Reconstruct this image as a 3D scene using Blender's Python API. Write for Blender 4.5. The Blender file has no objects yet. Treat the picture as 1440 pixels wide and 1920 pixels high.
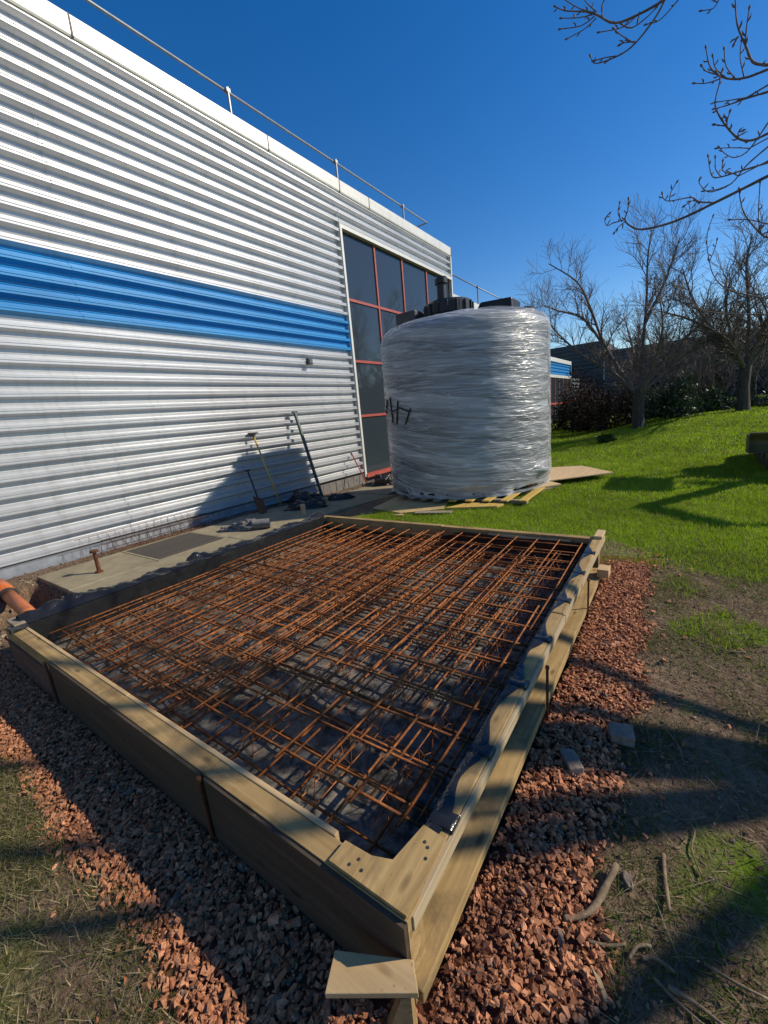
import bpy, math, random
import numpy as np
from mathutils import Vector, Matrix, noise as mnoise

# ---------------------------------------------------------------- camera, sky, sun, exposure
scn = bpy.context.scene
COL = scn.collection
SUN = Vector((1.15, 0.85, 1.0)).normalized()

cam_d = bpy.data.cameras.new('camera')
cam = bpy.data.objects.new('camera', cam_d); COL.objects.link(cam)
cam_d.sensor_fit = 'VERTICAL'; cam_d.sensor_height = 36.0
cam_d.lens = 36.0 * 772.23 / 1920.0
cam_d.clip_start = 0.05; cam_d.clip_end = 2000
R = [[0.81896263, 0.05400567, -0.57129992], [0.56628517, -0.23714469, 0.78935638], [-0.09285103, -0.96997205, -0.22479525]]
cam.matrix_world = Matrix([[R[i][0], -R[i][1], -R[i][2], (0, 0, 1.55)[i]] for i in range(3)] + [[0, 0, 0, 1]])
scn.camera = cam

world = bpy.data.worlds.new('World'); scn.world = world; world.use_nodes = True
wn = world.node_tree
sky = wn.nodes.new('ShaderNodeTexSky'); sky.sky_type = 'NISHITA'; sky.sun_disc = False
sky.sun_elevation = math.asin(SUN.z); sky.sun_rotation = math.atan2(SUN.x, SUN.y)
sky.altitude = 0; sky.air_density = 1.0; sky.dust_density = 0.1; sky.ozone_density = 2.0
bg = wn.nodes['Background']; bg.inputs['Strength'].default_value = 0.135
hs = wn.nodes.new('ShaderNodeHueSaturation'); hs.inputs['Saturation'].default_value = 1.42; hs.inputs['Hue'].default_value = 0.509
wn.links.new(sky.outputs['Color'], hs.inputs['Color']); wn.links.new(hs.outputs['Color'], bg.inputs['Color'])

sd = bpy.data.lights.new('sun', 'SUN'); sd.energy = 5.0; sd.angle = math.radians(0.53); sd.color = (1.0, 0.89, 0.72)
sun = bpy.data.objects.new('sun', sd); COL.objects.link(sun)
sun.rotation_euler = (-SUN).to_track_quat('-Z', 'Y').to_euler(); sun.location = SUN * 60

scn.view_settings.view_transform = 'Standard'; scn.view_settings.look = 'None'
scn.view_settings.exposure = 0.0; scn.view_settings.gamma = 1.0
scn.view_settings.use_curve_mapping = False
scn.cycles.max_bounces = 8; scn.cycles.transparent_max_bounces = 12

rng = random.Random(7)
nr = np.random.default_rng(11)

# ---------------------------------------------------------------- helpers
ORG = {}
def origin(o): return ORG.get(o.name, Vector((0, 0, 0))) if o else Vector((0, 0, 0))

def props(o, label=None, cat=None, group=None, kind=None):
    if label: o['label'] = label
    if cat: o['category'] = cat
    if group: o['group'] = group
    if kind: o['kind'] = kind
    return o

def thing(name, label, cat, loc, group=None):
    o = bpy.data.objects.new(name, None); COL.objects.link(o)
    o.empty_display_size = 0.1; o.location = loc
    ORG[o.name] = Vector(loc)
    return props(o, label, cat, group)

def link(name, me, m, parent=None, org=None):
    """link a mesh whose vertices are in world space minus org"""
    if m is not None and not me.materials: me.materials.append(m)
    o = bpy.data.objects.new(name, me); COL.objects.link(o)
    org = Vector(org) if org is not None else origin(parent)
    ORG[o.name] = org
    if parent: o.parent = parent
    o.location = org - origin(parent)
    return o

class MB:
    def __init__(s): s.v = []; s.f = []
    def add(s, vs, fs):
        b = len(s.v); s.v += [tuple(v) for v in vs]; s.f += [tuple(i + b for i in f) for f in fs]; return s
    def box(s, x0, x1, y0, y1, z0, z1):
        return s.add([(x0,y0,z0),(x1,y0,z0),(x1,y1,z0),(x0,y1,z0),(x0,y0,z1),(x1,y0,z1),(x1,y1,z1),(x0,y1,z1)],
                     [(0,3,2,1),(4,5,6,7),(0,1,5,4),(1,2,6,5),(2,3,7,6),(3,0,4,7)])
    def bar(s, a, b, w, h, up=(0,0,1)):
        a = Vector(a); b = Vector(b); d = (b-a).normalized(); u = Vector(up)
        sx = d.cross(u)
        if sx.length < 1e-4: sx = d.cross(Vector((1,0,0)))
        sx.normalize(); sz = sx.cross(d).normalized()
        vs = []
        for p in (a, b):
            for i, j in ((-1,-1),(1,-1),(1,1),(-1,1)): vs.append(p + sx*(w/2*i) + sz*(h/2*j))
        return s.add(vs, [(3,2,1,0),(4,5,6,7),(0,1,5,4),(1,2,6,5),(2,3,7,6),(3,0,4,7)])
    def tube(s, pts, r, n=8, cap=True):
        pts = [Vector(p) for p in pts]; m = len(pts)
        rs = r if isinstance(r, (list, tuple)) else [r]*m
        b = len(s.v); ref = None
        for i, p in enumerate(pts):
            t = (pts[min(i+1, m-1)] - pts[max(i-1, 0)])
            if t.length < 1e-9: t = Vector((0,0,1))
            t.normalize()
            if ref is None:
                ref = t.cross(Vector((0.13,0.27,0.95)))
                if ref.length < 0.1: ref = t.cross(Vector((1,0,0)))
            ref = (ref - t*ref.dot(t)); 
            if ref.length < 1e-6: ref = t.cross(Vector((1,0.3,0)))
            ref.normalize(); q = t.cross(ref)
            for k in range(n):
                a = 2*math.pi*k/n
                s.v.append(tuple(p + (ref*math.cos(a) + q*math.sin(a))*rs[i]))
        for i in range(m-1):
            for k in range(n):
                k2 = (k+1) % n
                s.f.append((b+i*n+k, b+i*n+k2, b+(i+1)*n+k2, b+(i+1)*n+k))
        if cap:
            s.f.append(tuple(b+k for k in reversed(range(n))))
            s.f.append(tuple(b+(m-1)*n+k for k in range(n)))
        return s
    def lathe(s, prof, c, n=24):
        b = len(s.v); c = Vector(c)
        for (r, z) in prof:
            for k in range(n):
                a = 2*math.pi*k/n
                s.v.append((c.x+r*math.cos(a), c.y+r*math.sin(a), c.z+z))
        for i in range(len(prof)-1):
            for k in range(n):
                k2 = (k+1) % n
                s.f.append((b+i*n+k, b+i*n+k2, b+(i+1)*n+k2, b+(i+1)*n+k))
        s.f.append(tuple(b+k for k in reversed(range(n))))
        s.f.append(tuple(b+(len(prof)-1)*n+k for k in range(n)))
        return s
    def prism(s, poly, z0, z1):
        n = len(poly)
        vs = [(x,y,z0) for x,y in poly] + [(x,y,z1) for x,y in poly]
        return s.add(vs, [tuple(reversed(range(n))), tuple(range(n,2*n))] + [(i,(i+1)%n,n+(i+1)%n,n+i) for i in range(n)])
    def extr_y(s, prof, y0, y1):
        """open profile of (x,z) swept along y"""
        n = len(prof); b = len(s.v)
        s.v += [(x,y0,z) for x,z in prof] + [(x,y1,z) for x,z in prof]
        s.f += [(b+i, b+n+i, b+n+i+1, b+i+1) for i in range(n-1)]
        return s
    def extr_x(s, prof, x0, x1):
        n = len(prof); b = len(s.v)
        s.v += [(x0,y,z) for y,z in prof] + [(x1,y,z) for y,z in prof]
        s.f += [(b+i, b+n+i, b+n+i+1, b+i+1) for i in range(n-1)]
        return s
    def grid(s, fn, nu, nv):
        b = len(s.v)
        for i in range(nu+1):
            for j in range(nv+1): s.v.append(tuple(fn(i/nu, j/nv)))
        for i in range(nu):
            for j in range(nv):
                a = b+i*(nv+1)+j
                s.f.append((a, a+nv+1, a+nv+2, a+1))
        return s
    def mesh(s, name, org=(0,0,0), smooth=False):
        me = bpy.data.meshes.new(name)
        o = Vector(org)
        me.from_pydata([(v[0]-o.x, v[1]-o.y, v[2]-o.z) for v in s.v], [], s.f)
        me.update()
        if smooth: me.polygons.foreach_set('use_smooth', [True]*len(me.polygons))
        return me
    def build(s, name, m, parent=None, org=None, smooth=False, bevel=0):
        org = Vector(org) if org is not None else origin(parent)
        if parent is None and org.length == 0 and s.v:
            a = np.array(s.v); org = Vector(((a[:,0].min()+a[:,0].max())/2, (a[:,1].min()+a[:,1].max())/2, a[:,2].min()))
        o = link(name, s.mesh(name, org, smooth), m, parent, org)
        if bevel:
            bv = o.modifiers.new('bevel', 'BEVEL'); bv.width = bevel; bv.segments = 2; bv.limit_method = 'ANGLE'
        return o

def np_obj(name, V, F, m, cols=None, smooth=False, kind=None, parent=None):
    me = bpy.data.meshes.new(name); k = F.shape[1]
    me.vertices.add(len(V)); me.vertices.foreach_set('co', V.astype(np.float32).ravel())
    me.loops.add(F.size); me.loops.foreach_set('vertex_index', F.astype(np.int32).ravel())
    me.polygons.add(len(F)); me.polygons.foreach_set('loop_start', np.arange(0, F.size, k, dtype=np.int32))
    if cols is not None:
        at = me.color_attributes.new('tint', 'FLOAT_COLOR', 'POINT')
        c = np.ones((len(V), 4), np.float32); c[:, :3] = cols; at.data.foreach_set('color', c.ravel())
    me.update(calc_edges=True)
    me.polygons.foreach_set('use_smooth', np.full(len(F), smooth, bool))
    o = link(name, me, m, parent, (0,0,0))
    if kind: o['kind'] = kind
    return o

# ---------------------------------------------------------------- materials
def newmat(name):
    m = bpy.data.materials.new(name); m.use_nodes = True
    nt = m.node_tree; b = nt.nodes['Principled BSDF']
    return m, nt, b
def N(nt, t, **kw):
    n = nt.nodes.new(t)
    for k, v in kw.items():
        if k in n.inputs: n.inputs[k].default_value = v
        else: setattr(n, k, v)
    return n
def texcoord(nt, scale, kind='Object'):
    tc = N(nt, 'ShaderNodeTexCoord'); mp = N(nt, 'ShaderNodeMapping')
    mp.inputs['Scale'].default_value = scale
    nt.links.new(tc.outputs[kind], mp.inputs['Vector']); return mp.outputs['Vector']
def ramp(nt, fac, stops):
    r = N(nt, 'ShaderNodeValToRGB'); e = r.color_ramp.elements
    while len(e) < len(stops): e.new(0.5)
    for el, (p, c) in zip(e, stops): el.position = p; el.color = (*c, 1) if len(c) == 3 else c
    nt.links.new(fac, r.inputs['Fac']); return r.outputs['Color']
def noisef(nt, vec, scale, detail=6, rough=0.6, dist=0.0):
    n = N(nt, 'ShaderNodeTexNoise', Scale=scale, Detail=detail, Roughness=rough, Distortion=dist)
    if vec is not None: nt.links.new(vec, n.inputs['Vector'])
    return n.outputs['Fac']
def mixc(nt, a, b, fac, mode='MIX'):
    x = N(nt, 'ShaderNodeMix', data_type='RGBA', blend_type=mode)
    for s, v in ((x.inputs[0], fac), (x.inputs[6], a), (x.inputs[7], b)):
        if isinstance(v, (int, float)): s.default_value = v
        elif isinstance(v, tuple): s.default_value = (*v, 1)
        else: nt.links.new(v, s)
    return x.outputs[2]
def bump(nt, b, h, strength=0.4, dist=0.01):
    n = N(nt, 'ShaderNodeBump', Strength=strength, Distance=dist)
    nt.links.new(h, n.inputs['Height']); nt.links.new(n.outputs['Normal'], b.inputs['Normal'])

def noisy(name, stops, scale=(8,8,8), nscale=1.0, rough=0.6, metal=0.0, bstr=0.3, bdist=0.005, spec=0.4, detail=6, dist=0.3, rough_var=0.0, kind='Object', dirt=None):
    m, nt, b = newmat(name)
    v = texcoord(nt, scale, kind)
    f = noisef(nt, v, nscale, detail, 0.62, dist)
    c = ramp(nt, f, stops)
    if dirt:
        v2 = texcoord(nt, (1,1,1), kind); d = noisef(nt, v2, dirt[1], 5, 0.7)
        mr = N(nt, 'ShaderNodeMapRange'); nt.links.new(d, mr.inputs['Value'])
        mr.inputs['From Min'].default_value = dirt[2]; mr.inputs['From Max'].default_value = dirt[3]
        c = mixc(nt, c, dirt[0], mr.outputs['Result'])
    nt.links.new(c, b.inputs['Base Color'])
    b.inputs['Roughness'].default_value = rough; b.inputs['Metallic'].default_value = metal
    b.inputs['Specular IOR Level'].default_value = spec
    if rough_var:
        mr = N(nt, 'ShaderNodeMapRange'); nt.links.new(f, mr.inputs['Value'])
        mr.inputs['To Min'].default_value = rough - rough_var; mr.inputs['To Max'].default_value = rough + rough_var
        nt.links.new(mr.outputs['Result'], b.inputs['Roughness'])
    if bstr: bump(nt, b, f, bstr, bdist)
    return m

def tinted(name, rough=0.8, transl=0.0, bscale=0, spec=0.3):
    m, nt, b = newmat(name)
    a = N(nt, 'ShaderNodeAttribute', attribute_name='tint')
    c = a.outputs['Color']
    if bscale:
        v = texcoord(nt, (1,1,1)); f = noisef(nt, v, bscale, 5, 0.65)
        c = mixc(nt, c, ramp(nt, f, [(0.25,(0.45,0.45,0.45)),(0.75,(1.25,1.25,1.25))]), 1.0, 'MULTIPLY')
        bump(nt, b, f, 0.5, 0.004)
    nt.links.new(c, b.inputs['Base Color'])
    b.inputs['Roughness'].default_value = rough; b.inputs['Specular IOR Level'].default_value = spec
    if transl:
        t = N(nt, 'ShaderNodeBsdfTranslucent'); nt.links.new(a.outputs['Color'], t.inputs['Color'])
        mx = N(nt, 'ShaderNodeMixShader'); mx.inputs[0].default_value = transl
        nt.links.new(b.outputs[0], mx.inputs[1]); nt.links.new(t.outputs[0], mx.inputs[2])
        nt.links.new(mx.outputs[0], nt.nodes['Material Output'].inputs['Surface'])
    return m

def wood(name, axis, c0, c1, dirtcol=(0.085,0.065,0.038), dirt=(0.48,0.74), rough=0.75):
    m, nt, b = newmat(name)
    s = [26, 26, 26]; s[axis] = 1.6
    f = noisef(nt, texcoord(nt, tuple(s)), 1.0, 7, 0.62, 0.8)
    c = ramp(nt, f, [(0.25,c0),(0.5,tuple((p+q)/2 for p,q in zip(c0,c1))),(0.72,c1)])
    k = [11, 11, 11]; k[axis] = 4.0
    vo = N(nt, 'ShaderNodeTexVoronoi', Scale=1.0); nt.links.new(texcoord(nt, tuple(k)), vo.inputs['Vector'])
    km = N(nt, 'ShaderNodeMapRange'); nt.links.new(vo.outputs['Distance'], km.inputs['Value']); km.inputs['From Min'].default_value = 0.06; km.inputs['From Max'].default_value = 0.17; km.inputs['To Min'].default_value = 0.75; km.inputs['To Max'].default_value = 0.0
    c = mixc(nt, c, tuple(x*0.35 for x in c0), km.outputs['Result'])
    d = noisef(nt, texcoord(nt, (1,1,1)), 4.5, 8, 0.72, 0.5)
    mr = N(nt, 'ShaderNodeMapRange'); nt.links.new(d, mr.inputs['Value']); mr.inputs['From Min'].default_value = dirt[0]; mr.inputs['From Max'].default_value = dirt[1]; mr.inputs['To Max'].default_value = 0.8
    c = mixc(nt, c, dirtcol, mr.outputs['Result'])
    sp = noisef(nt, texcoord(nt, (1,1,1)), 60, 3, 0.6)
    sm = N(nt, 'ShaderNodeMapRange'); nt.links.new(sp, sm.inputs['Value']); sm.inputs['From Min'].default_value = 0.66; sm.inputs['From Max'].default_value = 0.72; sm.inputs['To Max'].default_value = 0.6
    c = mixc(nt, c, dirtcol, sm.outputs['Result'])
    nt.links.new(c, b.inputs['Base Color']); b.inputs['Roughness'].default_value = rough; b.inputs['Specular IOR Level'].default_value = 0.25
    bump(nt, b, f, 0.5, 0.004)
    return m

def cladding_mat(name, c0, c1, metal, rough):
    m, nt, b = newmat(name)
    v = texcoord(nt, (1.0, 0.35, 3.0)); f = noisef(nt, v, 1.3, 7, 0.65)
    v2 = texcoord(nt, (6, 0.6, 9)); f2 = noisef(nt, v2, 2.0, 5, 0.7)
    c = ramp(nt, f, [(0.3,c0),(0.7,c1)])
    st = N(nt, 'ShaderNodeMapRange'); nt.links.new(f2, st.inputs['Value'])
    st.inputs['From Min'].default_value = 0.56; st.inputs['From Max'].default_value = 0.85; st.inputs['To Max'].default_value = 0.45
    c = mixc(nt, c, (c0[0]*0.55, c0[1]*0.5, c0[2]*0.42), st.outputs['Result'])
    f4 = noisef(nt, texcoord(nt, (1, 4.5, 0.22)), 1.6, 6, 0.7)
    sm = N(nt, 'ShaderNodeMapRange'); nt.links.new(f4, sm.inputs['Value']); sm.inputs['From Min'].default_value = 0.52; sm.inputs['From Max'].default_value = 0.8; sm.inputs['To Max'].default_value = 0.5
    c = mixc(nt, c, (c0[0]*0.55, c0[1]*0.53, c0[2]*0.50), sm.outputs['Result'])
    nt.links.new(c, b.inputs['Base Color'])
    b.inputs['Metallic'].default_value = metal
    mr = N(nt, 'ShaderNodeMapRange'); nt.links.new(f2, mr.inputs['Value'])
    mr.inputs['To Min'].default_value = rough-0.08; mr.inputs['To Max'].default_value = rough+0.14
    nt.links.new(mr.outputs['Result'], b.inputs['Roughness'])
    bump(nt, b, f, 0.12, 0.02)
    return m

M = {}
M['silver'] = cladding_mat('silver_cladding', (0.43,0.445,0.465), (0.54,0.555,0.58), 0.4, 0.36)
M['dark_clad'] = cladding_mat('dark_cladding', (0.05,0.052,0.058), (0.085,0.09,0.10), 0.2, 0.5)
M['blue'] = cladding_mat('blue_cladding', (0.008,0.19,0.47), (0.013,0.26,0.60), 0.0, 0.4)
M['white_trim'] = cladding_mat('white_trim', (0.62,0.61,0.56), (0.72,0.71,0.66), 0.1, 0.33)
M['galv'] = noisy('galvanised_steel', [(0.3,(0.20,0.215,0.23)),(0.7,(0.30,0.315,0.33))], (4,4,4), 2, 0.5, 0.5, 0.1)
M['red_paint'] = noisy('red_frame_paint', [(0.3,(0.30,0.06,0.045)),(0.7,(0.42,0.095,0.07))], (3,3,3), 3, 0.45, 0, 0.1)
M['core'] = noisy('dark_wall_core', [(0.3,(0.05,0.05,0.055)),(0.7,(0.09,0.09,0.095))], (2,2,2), 2, 0.8)
m, nt, b = newmat('dark_glass'); M['glass'] = m
b.inputs['Base Color'].default_value = (0.03,0.04,0.05,1); b.inputs['Roughness'].default_value = 0.04
v = texcoord(nt, (1,0.6,0.5)); f = noisef(nt, v, 0.8, 2, 0.5); bump(nt, b, f, 0.16, 0.06)
M['roof'] = noisy('roof_sheet', [(0.3,(0.25,0.26,0.27)),(0.7,(0.33,0.34,0.35))], (1,1,1), 3, 0.6)
M['plinth'] = noisy('grey_plinth_block', [(0.3,(0.10,0.095,0.09)),(0.7,(0.2,0.19,0.175))], (6,6,6), 2, 0.9, 0, 0.6, 0.01)
M['black_plastic'] = noisy('black_plastic', [(0.3,(0.012,0.012,0.014)),(0.7,(0.022,0.022,0.025))], (5,5,5), 2, 0.42, 0, 0.1)
M['wood_x'] = wood('timber_along_x', 0, (0.22,0.14,0.055), (0.46,0.315,0.138))
M['wood_y'] = wood('timber_along_y', 1, (0.24,0.155,0.062), (0.49,0.335,0.145))
M['ply'] = wood('fresh_plywood', 0, (0.42,0.28,0.13), (0.58,0.42,0.23), (0.2,0.14,0.07), (0.62,0.95), 0.65)
M['ply_y'] = wood('fresh_plywood_y', 1, (0.48,0.33,0.17), (0.62,0.45,0.25), (0.24,0.17,0.09), (0.62,0.95), 0.65)
M['yellow_wood'] = wood('yellow_timber', 1, (0.42,0.27,0.06), (0.6,0.42,0.12), (0.15,0.1,0.04), (0.6,0.95))
M['grey_wood'] = wood('weathered_timber', 1, (0.22,0.18,0.13), (0.36,0.30,0.22))
M['shade_ply'] = wood('shade_darkened_plywood', 0, (0.045,0.033,0.022), (0.095,0.072,0.05), (0.16,0.12,0.085), (0.6,0.9), 0.6)  # shade of the near form face is put into this dark colour
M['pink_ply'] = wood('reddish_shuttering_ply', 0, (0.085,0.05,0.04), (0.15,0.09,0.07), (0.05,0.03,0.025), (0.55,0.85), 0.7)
M['rust'] = noisy('rusty_steel', [(0.25,(0.09,0.030,0.010)),(0.5,(0.29,0.098,0.026)),(0.75,(0.58,0.22,0.055))], (9,9,9), 3, 0.75, 0.15, 0.5, 0.002, 0.3, 6, 0.3, 0, 'Object', ((0.06,0.03,0.02), 3.5, 0.48, 0.72))
M['dark_rust'] = noisy('dark_rusty_steel', [(0.25,(0.05,0.022,0.012)),(0.55,(0.13,0.05,0.02)),(0.8,(0.25,0.10,0.035))], (9,9,9), 3, 0.75, 0.15, 0.5, 0.002, 0.3)
M['conc'] = noisy('concrete_slab', [(0.2,(0.18,0.15,0.09)),(0.5,(0.28,0.24,0.155)),(0.8,(0.36,0.315,0.21))], (1,1,1), 4.5, 0.88, 0, 0.5, 0.006, 0.2, 9, 0.6, 0, 'Object', ((0.13,0.115,0.085), 2.2, 0.5, 0.8))
M['pipe'] = noisy('orange_plastic_pipe', [(0.3,(0.50,0.115,0.025)),(0.7,(0.62,0.17,0.04))], (3,3,3), 3, 0.45, 0, 0.1, 0.002, 0.4, 6, 0.3, 0, 'Object', ((0.22,0.08,0.03), 6, 0.55, 0.8))
M['bark'] = noisy('bark', [(0.25,(0.03,0.026,0.022)),(0.55,(0.08,0.068,0.056)),(0.8,(0.16,0.14,0.115))], (5,5,1.2), 4, 0.9, 0, 0.9, 0.02, 0.2)
M['twig'] = noisy('twig_bark', [(0.3,(0.085,0.068,0.06)),(0.7,(0.20,0.165,0.145))], (5,5,5), 2, 0.85, 0, 0)
M['stick'] = noisy('dry_stick', [(0.25,(0.09,0.06,0.036)),(0.5,(0.19,0.135,0.08)),(0.75,(0.34,0.255,0.16))], (14,14,14), 2, 0.85, 0, 0.6, 0.004)
M['stone'] = noisy('old_brick', [(0.2,(0.11,0.085,0.06)),(0.5,(0.24,0.19,0.14)),(0.8,(0.36,0.30,0.23))], (12,12,12), 1.5, 0.92, 0, 0.8, 0.008)
M['gravel'] = tinted('red_stone', 0.9, 0, 45, 0.2)
M['grass'] = tinted('grass_blade', 0.5, 0.45, 0, 0.25)
M['leaf'] = tinted('glossy_leaf', 0.42, 0.12, 0, 0.35)
M['dull_leaf'] = tinted('dull_leaf', 0.85, 0.05, 0, 0.1)
M['jacket'] = noisy('grey_cloth', [(0.3,(0.11,0.105,0.10)),(0.7,(0.21,0.20,0.19))], (8,8,8), 3, 0.9, 0, 0.5, 0.01)
M['bag'] = noisy('black_bag_plastic', [(0.3,(0.012,0.012,0.014)),(0.7,(0.03,0.03,0.034))], (9,9,9), 2, 0.35, 0, 0.6, 0.01)
M['yellow_handle'] = noisy('yellow_handle', [(0.3,(0.45,0.30,0.04)),(0.7,(0.6,0.42,0.07))], (9,9,9), 2, 0.5, 0, 0.1)
M['green_metal'] = noisy('grey_green_steel', [(0.3,(0.06,0.075,0.07)),(0.7,(0.12,0.145,0.14))], (9,9,9), 2, 0.5, 0.4, 0.2)
M['red_handle'] = noisy('red_handle', [(0.3,(0.32,0.05,0.03)),(0.7,(0.45,0.08,0.05))], (9,9,9), 2, 0.5, 0, 0.1)
M['dark_metal'] = noisy('dark_steel', [(0.3,(0.03,0.03,0.032)),(0.7,(0.08,0.075,0.07))], (9,9,9), 2, 0.55, 0.5, 0.2)
M['digger_paint'] = noisy('worn_yellow_paint', [(0.3,(0.07,0.062,0.02)),(0.6,(0.13,0.11,0.03)),(0.8,(0.17,0.145,0.04))], (4,4,4), 2, 0.5, 0, 0.2, 0.004, 0.4, 6, 0.3, 0, 'Object', ((0.10,0.075,0.04), 4, 0.45, 0.75))
M['rubber'] = noisy('track_rubber', [(0.3,(0.018,0.018,0.018)),(0.7,(0.04,0.037,0.033))], (9,9,9), 2, 0.8, 0, 0.4)
M['mortar'] = noisy('broken_concrete', [(0.3,(0.22,0.18,0.12)),(0.7,(0.42,0.36,0.26))], (20,20,20), 2, 0.9, 0, 0.8, 0.01)

# plastic liner: black, wrinkled sheen, dusty floor
m, nt, b = newmat('liner_plastic'); M['liner'] = m
v = texcoord(nt, (1,1,1)); f = noisef(nt, v, 3.0, 6, 0.6, 1.2); f2 = noisef(nt, v, 14.0, 5, 0.6, 0.8)
g = N(nt, 'ShaderNodeNewGeometry'); sx = N(nt, 'ShaderNodeSeparateXYZ'); nt.links.new(g.outputs['Normal'], sx.inputs[0])
dust = N(nt, 'ShaderNodeMapRange'); nt.links.new(f2, dust.inputs['Value'])
dust.inputs['From Min'].default_value = 0.38; dust.inputs['From Max'].default_value = 0.72; dust.inputs['To Max'].default_value = 0.8
sz = N(nt, 'ShaderNodeSeparateXYZ'); nt.links.new(g.outputs['Position'], sz.inputs[0])
lowz = N(nt, 'ShaderNodeMapRange'); nt.links.new(sz.outputs[2], lowz.inputs['Value']); lowz.inputs['From Min'].default_value = 0.05; lowz.inputs['From Max'].default_value = 0.13; lowz.inputs['To Min'].default_value = 1.0; lowz.inputs['To Max'].default_value = 0.02
dm = N(nt, 'ShaderNodeMath', operation='MULTIPLY'); nt.links.new(dust.outputs['Result'], dm.inputs[0]); nt.links.new(lowz.outputs['Result'], dm.inputs[1])
nt.links.new(mixc(nt, (0.014,0.0145,0.016), (0.34,0.30,0.24), dm.outputs[0]), b.inputs['Base Color'])
rr = N(nt, 'ShaderNodeMapRange'); nt.links.new(f, rr.inputs['Value']); rr.inputs['To Min'].default_value = 0.09; rr.inputs['To Max'].default_value = 0.24; b.inputs['Specular IOR Level'].default_value = 0.4
ra = N(nt, 'ShaderNodeMath', operation='MULTIPLY_ADD'); nt.links.new(lowz.outputs['Result'], ra.inputs[0]); ra.inputs[1].default_value = 0.3; nt.links.new(rr.outputs['Result'], ra.inputs[2])
nt.links.new(ra.outputs[0], b.inputs['Roughness']); bump(nt, b, f, 0.5, 0.03)

# stretch film: thin, partly see-through, whitish sheen with stretched wrinkles
m, nt, b = newmat('stretch_film'); M['film'] = m
at = N(nt, 'ShaderNodeAttribute', attribute_name='uvw')
def crease(scale, rot, dist, width):
    mp = N(nt, 'ShaderNodeMapping'); nt.links.new(at.outputs['Vector'], mp.inputs['Vector']); mp.inputs['Scale'].default_value = scale; mp.inputs['Rotation'].default_value = (0,0,rot)
    f = noisef(nt, mp.outputs['Vector'], 1.0, 3, 0.5, dist)
    a1 = N(nt, 'ShaderNodeMath', operation='SUBTRACT'); nt.links.new(f, a1.inputs[0]); a1.inputs[1].default_value = 0.5
    a2 = N(nt, 'ShaderNodeMath', operation='ABSOLUTE'); nt.links.new(a1.outputs[0], a2.inputs[0])
    mr = N(nt, 'ShaderNodeMapRange', interpolation_type='SMOOTHSTEP'); nt.links.new(a2.outputs[0], mr.inputs['Value']); mr.inputs['From Min'].default_value = 0.0; mr.inputs['From Max'].default_value = width; mr.inputs['To Min'].default_value = 1.0; mr.inputs['To Max'].default_value = 0.0
    return mr.outputs['Result']
def madd(a, k, c):
    n = N(nt, 'ShaderNodeMath', operation='MULTIPLY_ADD'); nt.links.new(a, n.inputs[0]); n.inputs[1].default_value = k
    if c is None: n.inputs[2].default_value = 0.0
    else: nt.links.new(c, n.inputs[2])
    return n.outputs[0]
cr = madd(crease((0.7,9,1), 0.05, 0.7, 0.05), 0.8, None)
cr = madd(crease((1.1,17,1), -0.07, 0.5, 0.07), 0.5, cr)
cr = madd(crease((1.3,30,1), 0.02, 0.3, 0.07), 0.14, cr)
mpz = N(nt, 'ShaderNodeMapping'); nt.links.new(at.outputs['Vector'], mpz.inputs['Vector']); mpz.inputs['Scale'].default_value = (0.45,2.6,1)
fz = noisef(nt, mpz.outputs['Vector'], 1.0, 4, 0.55, 0.5)
add = N(nt, 'ShaderNodeMath', operation='MULTIPLY_ADD'); nt.links.new(cr, add.inputs[0]); add.inputs[1].default_value = 0.32; nt.links.new(fz, add.inputs[2])
bump(nt, b, madd(cr, 1.0, madd(fz, 1.6, None)), 0.42, 0.02)
b.inputs['Base Color'].default_value = (0.70,0.73,0.76,1); b.inputs['Roughness'].default_value = 0.25; b.inputs['Specular IOR Level'].default_value = 0.6
tr = N(nt, 'ShaderNodeBsdfTransparent'); tr.inputs[0].default_value = (0.86,0.89,0.92,1)
al = N(nt, 'ShaderNodeMapRange'); nt.links.new(add.outputs[0], al.inputs['Value'])
al.inputs['From Min'].default_value = 0.35; al.inputs['From Max'].default_value = 1.05; al.inputs['To Min'].default_value = 0.14; al.inputs['To Max'].default_value = 0.72
sz = N(nt, 'ShaderNodeSeparateXYZ'); nt.links.new(at.outputs['Vector'], sz.inputs[0])
ma = N(nt, 'ShaderNodeMath', operation='MULTIPLY_ADD'); nt.links.new(sz.outputs[0], ma.inputs[0]); ma.inputs[1].default_value = 0.105; nt.links.new(sz.outputs[1], ma.inputs[2])
mb2 = N(nt, 'ShaderNodeMath', operation='DIVIDE'); nt.links.new(ma.outputs[0], mb2.inputs[0]); mb2.inputs[1].default_value = 0.33
mf = N(nt, 'ShaderNodeMath', operation='FRACT'); nt.links.new(mb2.outputs[0], mf.inputs[0])
mg = N(nt, 'ShaderNodeMath', operation='MULTIPLY_ADD'); nt.links.new(mf.outputs[0], mg.inputs[0]); mg.inputs[1].default_value = 0.17; nt.links.new(al.outputs['Result'], mg.inputs[2]); mg.use_clamp = True
mx = N(nt, 'ShaderNodeMixShader'); nt.links.new(mg.outputs[0], mx.inputs[0]); nt.links.new(tr.outputs[0], mx.inputs[1]); nt.links.new(b.outputs[0], mx.inputs[2])
nt.links.new(mx.outputs[0], nt.nodes['Material Output'].inputs['Surface'])

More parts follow.
